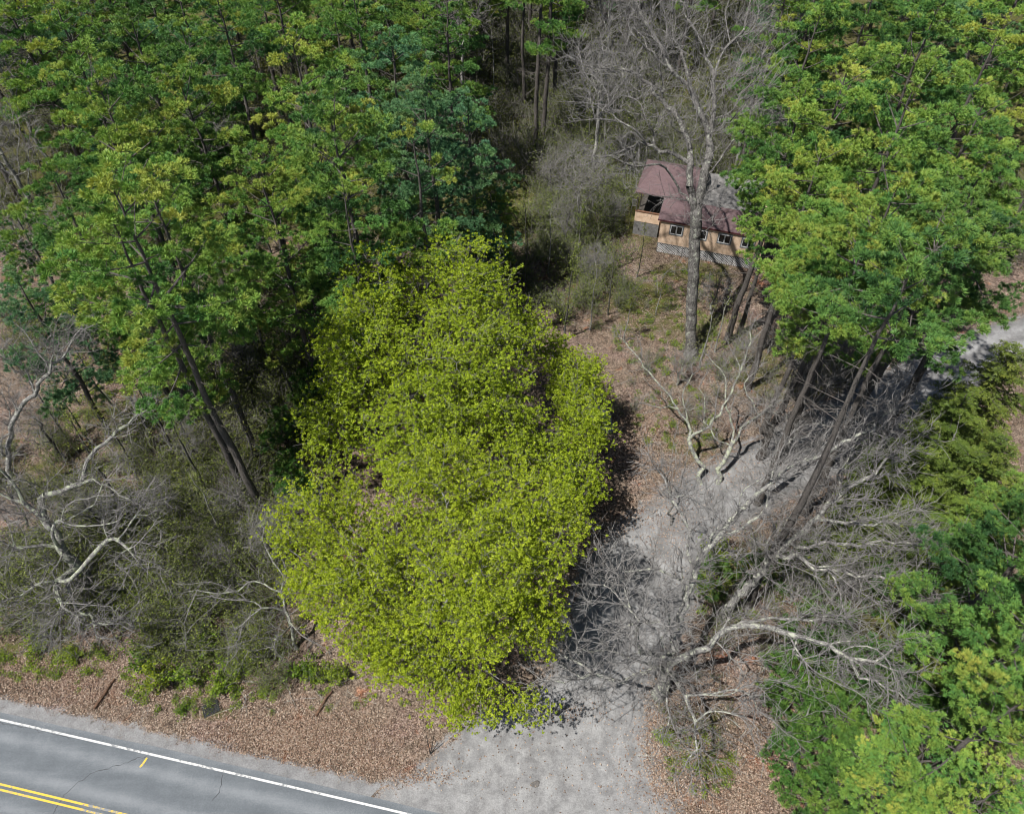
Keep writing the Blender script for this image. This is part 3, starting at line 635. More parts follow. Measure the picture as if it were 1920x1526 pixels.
build("roof", [slab([(-3.5, 3.1, 4.80), (3.5, 3.1, 4.80), (3.5, 6.5, 6.55), (-2.1, 6.5, 6.55)], .14), slab([(3.5, 10.0, 4.8), (-3.5, 10.0, 4.8), (-2.1, 6.503, 6.548), (3.5, 6.503, 6.548)], .14), slab([(-3.5, 9.99, 4.79), (-3.5, 3.11, 4.79), (-2.103, 6.5, 6.54)], .13)], M_roof, cabin)
build("gable_wall", [slab([(3.48, 3.3, 4.7), (3.48, 9.8, 4.7), (3.48, 6.5, 6.4), (3.48, 6.49, 6.4)], .0)], M_wall, cabin) if 0 else None
build("side_roof", [slab([(3.56, 3.1, 4.62), (9.6, 3.1, 4.62), (9.6, 9.0, 4.95), (3.56, 9.0, 4.95)], .13)], M_greyroof, cabin)
build("fascia", [box(-.36, g+.36, -.165, -.133, 3.95, 4.10)], plain_mat("dark_red_fascia", (.07, .02, .025), (.11, .035, .04), 4, .6), cabin)
for wx in (1.0, 3.5, 6.0, 8.4):
    w = build("window", [box(wx, wx+1.45, -.035, 0.0, 2.42, 2.52), box(wx, wx+1.45, -.035, 0.0, 3.62, 3.72), box(wx, wx+.09, -.035, 0.0, 2.521, 3.619), box(wx+1.36, wx+1.45, -.035, 0.0, 2.521, 3.619)], M_trim, cabin)
    build("sash", [box(wx+.10, wx+1.35, -.055, -.005, 2.53, 2.62), box(wx+.10, wx+1.35, -.055, -.005, 3.52, 3.61), box(wx+.10, wx+.17, -.055, -.005, 2.621, 3.519), box(wx+1.28, wx+1.35, -.055, -.005, 2.621, 3.519), box(wx+.66, wx+.79, -.055, -.005, 2.621, 3.519)], M_white, w)
    build("pane", [box(wx+.171, wx+.659, -.02, -.004, 2.622, 3.518), box(wx+.791, wx+1.279, -.02, -.004, 2.622, 3.518)], M_glass, w)
def lattice(x0, x1, z0, z1, y, sp=.17, w=.045):
    P_ = []
    hgt = z1-z0
    for sg, yy in ((1, y), (-1, y-.012)):
        x = x0-hgt
        while x < x1:
            a, b = (x, z0), (x+hgt, z1)
            if a[0] < x0: a = (x0, z0+(x0-x))
            if b[0] > x1: b = (x1, z0+(x1-x))
            if b[1]-a[1] > .05:
                if sg < 0: a, b = (a[0], z1-(a[1]-z0)), (b[0], z1-(b[1]-z0))
                d = np.array([b[0]-a[0], b[1]-a[1]]); d = d/np.linalg.norm(d); n_ = np.array([-d[1], d[0]])*w/2
                pts = [(a[0]-n_[0], a[1]-n_[1]), (b[0]-n_[0], b[1]-n_[1]), (b[0]+n_[0], b[1]+n_[1]), (a[0]+n_[0], a[1]+n_[1])]
                V = np.array([[p[0], yy, p[1]] for p in pts]+[[p[0], yy+.009, p[1]] for p in pts])
                P_.append((V, None, np.array([[0, 1, 2, 3], [7, 6, 5, 4], [0, 4, 5, 1], [1, 5, 6, 2], [2, 6, 7, 3], [3, 7, 4, 0]]), None))
            x += sp*1.414
    return P_
sk = build("lattice_skirt", lattice(.02, g-.02, .04, 1.10, -.01), M_lat, cabin)
build("frame", [box(-.02, g+.02, -.04, .03, 1.11, 1.175), box(-.02, g+.02, -.04, .03, -.05, .03)]+[box(x, x+.07, -.045, .025, .031, 1.109) for x in (0, 2.7, 5.4, 8.05, g-.08)], M_deck, sk)
build("crawl_space_shade", [box(.02, g-.02, .8, .85, 0, 1.17)], M_dark, cabin)  # dark sheet standing in for the shade behind the lattice
build("porch_parapet", [box(-3.1, -.37, 2.35, 2.47, 1.72, 2.95)], M_wall, cabin)
build("porch_rail_cap", [box(-3.14, -.37, 2.30, 2.52, 2.953, 3.03)], plain_mat("brown_cap", (.12, .06, .035), (.2, .11, .07), 6, .7), cabin)
build("porch_skirt", [box(-3.1, -.37, 2.38, 2.44, 0, 1.715)], M_deck, cabin)
build("porch_floor", [box(-3.1, -.37, 2.45, 8.5, 1.55, 1.65)], M_dark, cabin)
for x, y in ((-3.1, 2.36), (-3.1, 5.2), (-3.1, 8.2)): build("porch_post", [box(x, x+.12, y, y+.12, 3.035 if y < 3 else 0, 4.64)], M_dark, cabin)
rr = [box(-3.75, -3.20, 4.02, 4.06, 3.2, 3.26), box(-3.75, -3.20, 4.02, 4.06, 2.4, 2.46)]+[box(-3.75+k*.09, -3.72+k*.09, 4.02, 4.06, 2.461, 3.199) for k in range(6)]
build("railing", rr+[box(-3.79, -3.755, 4.0, 4.08, 0, 3.26)], M_deck, cabin)
build("chimney", [box(4.3, 4.7, 6.2, 6.6, 4.8, 5.9)], M_deck, cabin)

# junk around the cabin
def lumpy(name, loc, r, mat, label, cat, seed, flat=.5, group=None):
    import bmesh
    rg = np.random.default_rng(seed); bm = bmesh.new(); bmesh.ops.create_icosphere(bm, subdivisions=3, radius=1)
    ph = rg.random(6)*6
    for v in bm.verts:
        c = v.co; k = 1+.18*math.sin(c.x*3+ph[0])+.14*math.sin(c.y*4+ph[1])+.12*math.sin(c.z*5+ph[2])+.05*math.sin(c.x*11+ph[3])*math.sin(c.y*9+ph[4])
        v.co = (c.x*k*r[0], c.y*k*r[1], max(c.z*k*r[2], -.2*r[2]))
    me = bpy.data.meshes.new(name); bm.to_mesh(me); bm.free(); me.materials.append(mat)
    for p in me.polygons: p.use_smooth = True
    o = link(name, me, None, loc); o.rotation_euler = (0, 0, rg.random()*6); return tag(o, label, cat, group)
M_rock = plain_mat("grey_stone", (.20, .20, .20), (.42, .42, .41), 3, .9, bump=.6)
lumpy("boulder", P(1128, 790), (1.5, .9, .35), M_rock, "flat grey boulder at the right edge of the maple crowns", "boulder", 1)
# ------------------------------------------------------------------ pines
G1 = "tall white pines of the left and upper wood"; G2_ = "tall white pines right of the cabin"; G3 = "pines of the lower right corner"
PT = [ # variant, apex x, apex y, height, label, group, extra
 ('b', 95, -20, 27, "olive green pine at the top left corner beside the grey leafless crowns", G1, {}),
 ('a', 235, 20, 28, "dense pine at the top edge, second from the left corner", G1, {}),
 ('c', 175, 150, 28, "broad yellow green pine filling the upper left of the wood", G1, {}),
 ('b', 95, 300, 25, "yellowish pine at the left edge with its boughs over grey twigs", G1, {}),
 ('a', 265, 320, 27, "big yellow tipped pine above the two long dark trunks on the left", G1, {}),
 ('d', 400, -20, 27, "pine at the top edge above the brown twiggy gap", G1, {}),
 ('a', 545, 60, 28, "dark green pine standing behind the diagonal bright bough", G1, {}),
 ('c', 480, 300, 24, "pine with flat bright boughs right of the thin twiggy tree on the left", G1, {}),
 ('b', 660, -30, 27, "pine at the top edge, left of the paler blue green pines", G1, {}),
 ('c', 625, 195, 27, "pine with a long bright bough slanting up to the right", G1, {}),
 ('e', 800, 150, 24, "pale blue green pine in the upper middle", G1, {}),
 ('e', 730, 60, 24, "blue green pine near the top edge, left of the tallest bare trunks", G1, {}),
 ('f', 880, 190, 21, "blue green pine beside the bare dark trunks in the upper middle", G1, {}),
 ('g', 930, 350, 13, "small blue green pine between the maple top and the brush", G1, {}),
 ('f', 905, 440, 10, "low blue green pine touching the top of the maple", G1, {}),
 ('s', 770, 240, 25, "pine with a dark upright trunk showing right behind the maple top", G1, {}),
 ('s', 650, 330, 24, "pine with a dark trunk showing above the maple's upper left edge", G1, {}),
 ('g', 585, 520, 13, "small fresh green pine against the upper left edge of the maple", G1, {}),
 ('f', 20, 520, 18, "low pine at the left edge above the leaning grey tree", G1, {}),
 ('b', 190, 430, 21, "pine with drooping yellow boughs over the brown clearing", G1, {}),
 ('g', 350, 30, 22, "slender pine at the top edge between two dense pines", G1, {}),
 ('c', 340, 140, 25, "pine overhanging the grey twiggy gap in the left wood", G1, {}),
 ('g', 20, 400, 16, "short olive pine half outside the left edge", G1, {}),
 # right of the cabin
 ('a', 1540, 10, 26, "leftmost pine at the top edge right of the bare oak", G2_, {}),
 ('b', 1650, -30, 28, "tall pine at the top edge above the cabin pines", G2_, {}),
 ('c', 1765, 10, 28, "broad pine at the top edge near the right corner", G2_, {}),
 ('a', 1890, 30, 27, "dense pine in the top right corner", G2_, {}),
 ('h', 1610, 120, 27, "bright green pine up and right of the cabin roof", G2_, {}),
 ('h', 1735, 150, 28, "yellow tipped pine in the middle of the right hand wood", G2_, {}),
 ('h', 1870, 180, 26, "pine at the right edge with dark gaps below its boughs", G2_, {}),
 ('h', 1560, 270, 24, "pine with mustard green boughs behind the cabin's right end", G2_, {}),
 ('h', 1690, 320, 27, "wide pine with dark hollows right of the cabin", G2_, {}),
 ('h', 1810, 360, 26, "pine above the sunlit far end of the gravel drive", G2_, {}),
 ('h', 1620, 370, 25, "yellow green pine overhanging the shaded drive", G2_, {}),
 ('t', 1790, 420, 27, "pine leaning over the far bend of the drive", G2_, {}),
 ('h', 1490, 290, 19, "low bright pine reaching its boughs across the cabin's right windows", G2_, {}),
 ('h', 1590, 400, 22, "pine with boughs just right of the lattice's right end", G2_, {}),
 ('t', 1640, 430, 26, "pine whose lowest boughs hang over the leafless twigs by the drive", G2_, {}),
 ('t', 1890, 420, 24, "pale green pine at the right edge above the bright gravel", G2_, {}),
 ('b', 1480, -60, 24, "pine just past the top edge right of the oak crown", G2_, {}),
 # lower right
 ('c', 2030, 930, 22, "bright pine top poking in at the right edge", G3, {}),
 ('g', 2050, 1130, 19, "yellow green pine bough cluster at the right edge, below the dark gap", G3, {}),
 ('b', 1975, 1290, 20, "large lime green pine in the lower right corner", G3, {}),
 ('g', 1775, 1385, 13, "bushy pine near the bottom edge, left of the corner pine", G3, {}),
 ('g', 1690, 1465, 10, "small pine on the bottom edge beside the tan leaf litter", G3, {}),
 ('c', 1880, 1470, 15, "bright pine on the bottom edge under the corner pine", G3, {}),
]
for v, x, y, h, lab, grp, kw in PT: place_conifer('pine', v, x, y, h, lab, grp, **kw)
for v, x, y, h, lab, grp in [
 ('d', 500, 975, 30, "pine with the longest dark trunk, foot at the maple's left edge", G1),
 ('s', 470, 935, 27, "thinner pine whose dark trunk runs beside the longest one", G1),
 ('s', 1000, 292, 28, "pine with a bare straight trunk at the top edge, left of the pair", "straight bare pine trunks at the top middle"),
 ('s', 1017, 282, 29, "pine with a bare straight trunk at the top edge, right of the pair", "straight bare pine trunks at the top middle"),
 ('s', 1040, 200, 27, "pine with a bare straight trunk farthest behind at the top edge", "straight bare pine trunks at the top middle"),
 ('s', 840, 60, 26, "bare stemmed pine at the top edge behind the blue green pines", G1),
 ('u', 1400, 1135, 31, "pine with a stout grey trunk rising through the fallen looking limbs", G2_),
 ('u', 1668, 800, 27, "pine with a dark slanting trunk beside the sunlit bend", G2_),
 ('h', 1362, 642, 25, "pine with a thick grey trunk foot right of the oak trunk", G2_),
 ('u', 1590, 800, 26, "pine with a thin dark trunk crossing the shaded drive", G2_)]:
    place_conifer('pine', v, x, y, h, lab, grp, base=True)
ORD = 'first second third fourth fifth sixth seventh eighth ninth tenth eleventh twelfth thirteenth fourteenth fifteenth sixteenth seventeenth eighteenth nineteenth twentieth twenty-first twenty-second twenty-third twenty-fourth'.split()
from collections import defaultdict
rowno = defaultdict(int); rg = np.random.default_rng(21); deep = []
for row, Y in enumerate((68, 77, 86, 95, 105, 116, 128)):
    for X in np.arange(-96, 97, 8.6):
        x = X+rg.uniform(-2.5, 2.5)+(row % 2)*4; y = Y+rg.uniform(-2.5, 2.5); D = FW@np.array([x, y, 15-H]); px = 960+F*x/D
        if px < -150 or px > 2070: continue
        if 1030 < px < 1490 and Y < 100: continue
        if 860 < px <= 1030 and Y < 90: continue
        if px <= 860 and Y < 75: continue
        if px > 1490 and Y < 75: continue
        deep.append((x, y, px, Y))
for k, (x, y, px, Y) in enumerate(deep):
    v = 'abcdegacb'[rg.integers(9)]; hh = PH[v]*rg.uniform(.85, 1.08); sc_ = hh/PH[v]; o = empty("pine_tree", (x, y, -.1), rg.random()*6, sc_); ms_ = PINES[v]
    tag(o, "%s pine from the left in the %s row of the deep upper wood" % (ORD[rowno[Y]], {68: "first", 77: "second", 86: "third", 95: "fourth", 105: "fifth", 116: "sixth", 128: "seventh"}[Y]), "pine tree", "pines deep in the upper wood"); rowno[Y] += 1
    link("trunk", ms_[0], o); link("crown", ms_[1], o)
# ------------------------------------------------------------------ hemlocks and young conifers
GH = "feathery hemlocks along the right edge"; GY = "young green conifers under the bare limbs"
for v, x, y, h, lab, w in [
 ('a', 1900, 640, 16, "feathery olive hemlock highest up the right edge", 1), ('b', 1815, 740, 14, "feathery hemlock beside the bright end of the drive", 1),
 ('b', 1745, 840, 12, "olive hemlock with drooping sprays reaching toward the drive", 1.1), ('a', 1880, 810, 15, "tall dark olive hemlock at the right edge", 1),
 ('b', 1690, 940, 8, "low hemlock just right of the crossing bare limbs", 1.1), ('a', 1830, 940, 12, "hemlock between the crossing limbs and the right edge pine", 1.1),
 ('b', 1930, 900, 13, "hemlock half cut by the right edge", 1), ('b', 1570, 1000, 6, "small hemlock below the long bare limbs", 1.2), ('a', 1790, 1110, 8, "hemlock with shaded lower boughs over the dark gap", 1.1),
 ('a', 1900, 1230, 8, "dark hemlock in the gap between the right edge pines", 1.2)]:
    place_conifer('hem', v, x, y, h, lab, GH, wide=w)
for v, x, y, h, lab in [
 ('c', 1525, 1215, 6, "young conifer just under the broken pale stub"), ('d', 1545, 1270, 6, "bright young conifer in the middle of the green patch"),
 ('c', 1610, 1330, 7, "young conifer left of the lime green pine"),
 ('c', 1650, 1200, 5, "young conifer under the tips of the long right limb"), ('d', 1560, 1140, 5, "young conifer between the two right hand limbs"),
 ('c', 1720, 1270, 6, "taller young conifer near the dark gap on the right"), ('d', 1520, 1400, 4.5, "young conifer at the tan leaf litter's edge near the bottom"),
 ('d', 1345, 1060, 3.2, "small vivid green conifer beside the drive under crossing limbs"), ('c', 1700, 1075, 5, "young conifer above the crossing white twigs on the right"),
 ('d', 1420, 1050, 3.0, "low conifer between the twin grey trunks"), ('c', 1570, 1450, 6, "young conifer beside the bottom edge pine"),
 ('d', 1510, 1040, 4, "young conifer behind the pale bent limb"), ('c', 550, 870, 5, "dark young conifer in the hollow at the maple's left side"), ('d', 520, 780, 5, "small conifer above the hollow at the maple's left side"),
 ('c', 560, 700, 6, "young conifer behind the maple's left shoulder"), ('d', 1790, 1320, 6, "young conifer shaded by the corner pine")]:
    place_conifer('hem', v, x, y, h, lab, GY)

# ------------------------------------------------------------------ bare trees with limbs where the photo shows them
def limb(*pts, seed=0, amp=.115, step=.55):
    return crooked([P(*p) for p in pts], np.random.default_rng(seed+int(pts[0][0])), step, amp)
def around(skels, n, rad, rng, up=.4, tipbias=1.6, skip=0):
    L = np.concatenate([s[int(len(s)*skip):] for s in skels]); w = np.concatenate([np.linspace(.3, 1, len(s)-int(len(s)*skip))**tipbias for s in skels])
    i = rng.choice(len(L), n, p=w/w.sum()); o = unit(rng.normal(size=(n, 3))+np.array([0, 0, up]))*rad*(rng.random((n, 1))**.8)
    T = L[i]+o; return T[T[:, 2] > 1.2]
rng = np.random.default_rng(42)
# the big many-limbed tree beside the drive
sk = [limb((1236, 1302, 0), (1246, 1272, 2.6), (1258, 1225, 5), (1275, 1165, 7), (1292, 1105, 9), (1312, 1045, 10.5), (1334, 1020, 11.4), (1371, 973, 12.3), (1437, 912, 13.4), (1478, 876, 14), (1547, 852, 14.6), (1613, 812, 15.4), (1700, 752, 16.4)),
      limb((1334, 1020, 11.4), (1393, 989, 12), (1437, 951, 12.8), (1442, 918, 13.5), (1450, 880, 14)),
      limb((1316, 1050, 10.5), (1285, 1080, 10.8), (1259, 1106, 11), (1212, 1150, 11.2), (1165, 1180, 11.3), (1132, 1208, 11.3)),
      limb((1212, 1150, 11.2), (1210, 1180, 11), (1209, 1210, 10.9)), limb((1212, 1155, 11.2), (1256, 1180, 10.8), (1275, 1205, 10.4)),
      limb((1294, 1100, 9), (1234, 1067, 10), (1154, 1067, 10.6), (1110, 1056, 11)), limb((1154, 1067, 10.6), (1150, 1090, 10.5), (1138, 1120, 10.4), (1110, 1135, 10.3)), limb((1154, 1075, 10.6), (1162, 1095, 10.3), (1166, 1125, 10.2)),
      limb((1300, 1070, 9.8), (1291, 1014, 11.5), (1280, 973, 12.5), (1258, 934, 13.2), (1247, 898, 14), (1217, 860, 14.6)),
      limb((1258, 934, 13.2), (1300, 935, 13.4), (1330, 950, 13.4), (1350, 975, 13)),
      limb((1248, 1262, 3.2), (1264, 1238, 5), (1300, 1222, 6.2), (1330, 1214, 6.8), (1355, 1182, 7.5), (1400, 1172, 8), (1452, 1178, 8.8), (1495, 1192, 9.2), (1553, 1208, 9.8), (1593, 1233, 10), (1611, 1271, 9.8), (1640, 1274, 10.3), (1697, 1311, 10.8)),
      limb((1490, 1190, 9.2), (1487, 1225, 8.9), (1482, 1258, 8.8), amp=.03), limb((1575, 1222, 10), (1562, 1245, 9.8), (1560, 1268, 9.6)),
      limb((1600, 1228, 10.4), (1612, 1245, 10.2), (1628, 1272, 10), amp=.03), limb((1602, 1222, 10.4), (1640, 1240, 10.6), (1665, 1225, 11), (1685, 1190, 11.4)),
      limb((1360, 1172, 7.6), (1450, 1158, 8.6), (1520, 1163, 9.2), (1585, 1163, 9.6)),
      limb((1380, 1178, 7.8), (1385, 1215, 7.2), (1391, 1251, 7), (1405, 1290, 6.6), (1415, 1332, 6.2), (1440, 1343, 6.2), (1463, 1355, 6)), limb((1415, 1332, 6.2), (1412, 1360, 6), (1408, 1378, 5.8)),
      limb((1250, 1265, 3.4), (1266, 1275, 4.5), (1280, 1295, 5), (1294, 1328, 5.3), (1303, 1370, 5.3), (1307, 1405, 5.2), (1311, 1439, 5)), limb((1307, 1405, 5.2), (1292, 1420, 5), (1280, 1445, 4.6)),
      limb((1250, 1265, 3.4), (1254, 1285, 4.4), (1250, 1320, 4.6), (1252, 1360, 4.0), (1246, 1382, 3.6)),
      limb((1250, 1262, 3.4), (1236, 1252, 5), (1220, 1254, 5.6), (1190, 1265, 6), (1157, 1277, 6.3), (1110, 1262, 6.8), (1060, 1280, 7), (1020, 1275, 7)), limb((1110, 1262, 6.8), (1050, 1226, 7.5), (1000, 1195, 8)),
      limb((1303, 1224, 6.2), (1305, 1260, 5.8), (1308, 1293, 5.4), (1318, 1300, 5.2)), limb((1262, 1238, 5), (1222, 1225, 6), (1190, 1225, 6.6), (1175, 1232, 7))]
tg = around(sk[1:]+[sk[0][15:]], 2300, 2.4, rng, .5, 1.1)
make_tree("bare_tree", "huge pale many limbed leafless tree leaning over the gravel drive", sk, tg, .40, B_limb, 101, cat="tree", twigs=2, twigL=.95, twigr=.016, rmin=.015)
# its neighbour with the bent pale limb
sk = [limb((1352, 1158, 0), (1365, 1138, 1.5), (1415, 1091, 4.6), (1449, 1036, 7.5), (1464, 1033, 7.8), (1492, 1008, 8.8), (1530, 973, 10.2), (1577, 926, 12), (1620, 898, 12.8), (1680, 850, 14), (1720, 820, 14.8)),
      limb((1455, 1036, 7.6), (1510, 1052, 8.2), (1553, 1067, 8.4), (1565, 1085, 8.3), (1576, 1115, 8.1), (1588, 1161, 7.8)),
      limb((1553, 1067, 8.4), (1605, 1081, 8.8), (1668, 1087, 9.4), (1706, 1112, 9.6), (1740, 1135, 9.8)),
      limb((1480, 1022, 8.5), (1567, 1019, 9), (1619, 1026, 9.4), (1657, 1012, 10), (1717, 1019, 10.4), (1760, 1022, 10.6)),
      limb((1530, 973, 10.2), (1600, 980, 10.8), (1640, 985, 11.2), (1700, 978, 11.8)), limb((1577, 926, 12), (1570, 890, 12.6), (1590, 862, 13.2), (1610, 820, 14)),
      limb((1452, 1038, 7.6), (1410, 1035, 8.6), (1380, 1050, 9)), limb((1492, 1008, 8.8), (1465, 990, 9.8), (1450, 965, 10.8))]
tg = around(sk[1:]+[sk[0][12:]], 1500, 2.4, rng, .5, 1.1)
make_tree("bare_tree", "leafless tree with a smooth grey trunk and pale limb bending down over green saplings", sk, tg, .27, B_limb, 102, cat="tree", twigs=2, twigL=.95, twigr=.016, rmin=.015)
# large leafless crown low over the shaded part of the drive
sk = [limb((1470, 850, 0), (1500, 800, 4), (1530, 760, 7), (1565, 710, 9), (1600, 670, 11)), limb((1500, 800, 4), (1470, 770, 6), (1430, 775, 7), (1400, 793, 7)),
      limb((1530, 760, 7), (1600, 760, 8), (1650, 740, 9), (1700, 700, 10.5)), limb((1510, 790, 5), (1570, 800, 7), (1640, 805, 8), (1700, 790, 9)), limb((1500, 800, 4), (1470, 840, 5), (1455, 870, 6)), limb((1530, 760, 7), (1510, 710, 8.5), (1500, 670, 10)), limb((1430, 775, 7), (1470, 750, 8), (1520, 725, 9), (1560, 712, 10))]
make_tree("bare_tree", "leafless tree of fine twigs over the shaded bend of the drive", sk, around(sk, 750, 2.3, rng, .5, 1.0), .16, B_grey, 103, cat="tree", twigs=2, twigL=.9, twigr=.015)
# lichen covered small trees on the brown slope
sk = [limb((1312, 905, 0), (1308, 864, 1.6), (1295, 838, 2.6), (1289, 790, 4.2), (1271, 767, 5), (1245, 730, 6), (1216, 696, 7), (1192, 665, 8), (1156, 620, 9)), limb((1289, 788, 4.3), (1279, 743, 5.8), (1292, 715, 6.8), (1297, 683, 7.8)), limb((1271, 767, 5), (1240, 765, 5.4), (1200, 755, 6)),
      limb((1289, 820, 3.2), (1330, 800, 4.2), (1355, 762, 5.2), (1376, 722, 6.4), (1386, 702, 7.2), (1402, 654, 8.6), (1418, 594, 10)), limb((1386, 702, 7.2), (1375, 665, 8), (1362, 635, 9)), limb((1324, 805, 4), (1321, 743, 5.8), (1310, 728, 6.4), (1322, 705, 7))]
make_tree("bare_tree", "pale lichen covered leafless tree with forked stems on the brown slope", sk, around(sk[1:]+[sk[0][6:]], 420, 1.5, rng, .7, 1.3), .17, B_pale, 104, cat="tree", twigs=2, twigL=.6, twigr=.009)
sk = [limb((1345, 905, 0), (1355, 869, 1.6), (1371, 835, 2.8), (1400, 793, 4.2), (1423, 780, 4.8), (1447, 759, 5.5), (1500, 735, 6.5), (1560, 712, 7.5)), limb((1371, 835, 2.8), (1339, 820, 3.6), (1324, 796, 4.4), (1318, 770, 5.2)), limb((1376, 825, 3), (1368, 775, 4.6), (1360, 743, 5.6), (1360, 707, 6.6), (1350, 691, 7.2), (1318, 660, 8.2)), limb((1423, 780, 4.8), (1400, 740, 6), (1395, 720, 6.6), (1430, 680, 7.8)), limb((1447, 759, 5.5), (1475, 790, 5.6), (1500, 800, 5.8))]
make_tree("bare_tree", "second pale lichen covered leafless tree, its dark foot beside the shaded gravel", sk, around(sk[1:]+[sk[0][7:]], 420, 1.6, rng, .7, 1.3), .17, B_pale, 105, cat="tree", twigs=2, twigL=.6, twigr=.009)
sk = [limb((1258, 985, 0), (1257, 935, 2), (1252, 903, 3.5), (1245, 890, 4.2), (1232, 870, 5), (1215, 850, 5.8)), limb((1252, 903, 3.5), (1290, 915, 4), (1320, 935, 4.4), (1340, 945, 4.6)), limb((1247, 893, 4.2), (1262, 880, 4.8), (1275, 868, 5.4))]
make_tree("bare_sapling", "thin dark leafless sapling at the edge of the gravel below the lichen trees", sk, around(sk, 130, 1.1, rng, .6, 1.2), .07, B_dark, 106, cat="tree", twigs=2, twigL=.45, twigr=.008)
# the leaning grey tree at the left edge
sk = [limb((187, 1108, 0), (165, 1085, 2), (127, 1045, 4.8), (113, 1025, 5.8), (90, 985, 7.4), (69, 962, 8.4), (43, 941, 9.2), (0, 925, 10), (-70, 900, 11.5)),
      limb((80, 975, 7.8), (75, 935, 9), (115, 922, 9.4), (153, 906, 9.8), (175, 898, 10), (199, 909, 10), (242, 935, 10), (280, 953, 10), (288, 972, 9.6)),
      limb((156, 902, 9.8), (158, 885, 10.2), (163, 864, 10.8), (182, 840, 11.2), (210, 818, 11.8), (241, 795, 12.2), (293, 755, 13)),
      limb((60, 955, 8.6), (75, 945, 9), (100, 960, 8.8), (120, 975, 8.6), (135, 985, 8.5)),
      limb((113, 1028, 5.8), (80, 1022, 6.4), (50, 1026, 6.8), (28, 1027, 7), (-10, 1060, 7)), limb((28, 1027, 7), (22, 1000, 7.6), (15, 970, 8)),
      limb((113, 1028, 5.8), (107, 1060, 5.6), (108, 1095, 5.2), (115, 1105, 5.2), (138, 1131, 5), (147, 1163, 4.8), (161, 1172, 4.9), (205, 1163, 5.2), (236, 1166, 5.4), (252, 1176, 5.4)),
      limb((107, 1095, 5.2), (70, 1095, 5.6), (40, 1118, 5.6), (0, 1145, 5.6)), limb((108, 1100, 5.1), (92, 1150, 4.4), (86, 1185, 3.8), (98, 1205, 3.2)), limb((138, 1131, 5), (105, 1175, 4.4), (92, 1200, 4)),
      limb((43, 941, 9.2), (20, 900, 10.5), (0, 880, 11.5), (-40, 840, 12.5)), limb((242, 935, 10), (215, 965, 9.6), (195, 985, 9.2), (215, 1010, 8.8), (235, 1045, 8.4), (275, 1068, 8))]
tg = around(sk[1:]+[sk[0][10:]], 1200, 2.1, rng, .4, 1.1)
make_tree("bare_tree", "stout pale grey leafless tree with crooked limbs at the left edge", sk, tg, .42, B_pale, 107, cat="tree", twigs=2, twigL=.95, twigr=.016, rmin=.016)
sk = [limb((30, 930, 0), (15, 880, 3), (19, 823, 6), (24, 790, 8), (47, 752, 9.6), (66, 741, 10.2), (71, 719, 11.2), (94, 698, 12), (110, 660, 13.2), (150, 622, 14.6)), limb((15, 860, 4), (0, 835, 6), (20, 790, 8), (5, 740, 10)), limb((66, 741, 10.2), (52, 700, 11.6), (40, 680, 12.4), (10, 672, 13)), limb((94, 698, 12), (70, 660, 13.4), (45, 620, 14.8), (20, 600, 15.6)), limb((110, 690, 12.2), (125, 660, 13.4), (140, 630, 14.6), (175, 610, 15.6))]
make_tree("bare_tree", "leaning leafless tree with a sunlit forked limb at the left edge below the pines", sk, around(sk[1:]+[sk[0][8:]], 650, 1.9, rng, .5, 1.1), .2, B_grey, 108, cat="tree", twigs=3, twigL=.7, twigr=.01)
# small crooked tree left of the maple foot
sk = [limb((556, 1215, 0), (548, 1180, 1.8), (535, 1145, 3.4), (527, 1110, 5), (535, 1060, 6.6)), limb((527, 1110, 5), (480, 1090, 5.6), (430, 1110, 5.6), (370, 1106, 6), (345, 1110, 6)), limb((367, 1108, 6), (355, 1140, 5.6), (345, 1170, 5.2), (350, 1200, 4.8)), limb((532, 1140, 3.6), (490, 1140, 4.6), (455, 1170, 4.6), (440, 1200, 4.2)), limb((533, 1145, 3.4), (555, 1180, 3.6), (590, 1205, 3.6), (610, 1215, 3.6)), limb((533, 1150, 3.2), (520, 1195, 3.2), (512, 1220, 3)), limb((527, 1110, 5), (575, 1092, 5.6), (590, 1120, 5.4)), limb((530, 1080, 6), (500, 1030, 7.5), (495, 990, 8.6)), limb((455, 1170, 4.6), (443, 1225, 3.6), (425, 1245, 3.2))]
make_tree("bare_tree", "small crooked leafless tree with pale arms in the thicket left of the maples", sk, around(sk[1:], 260, 1.3, rng, .4, 1.1), .12, B_pale, 109, cat="tree", twigs=2, twigL=.7, twigr=.009)
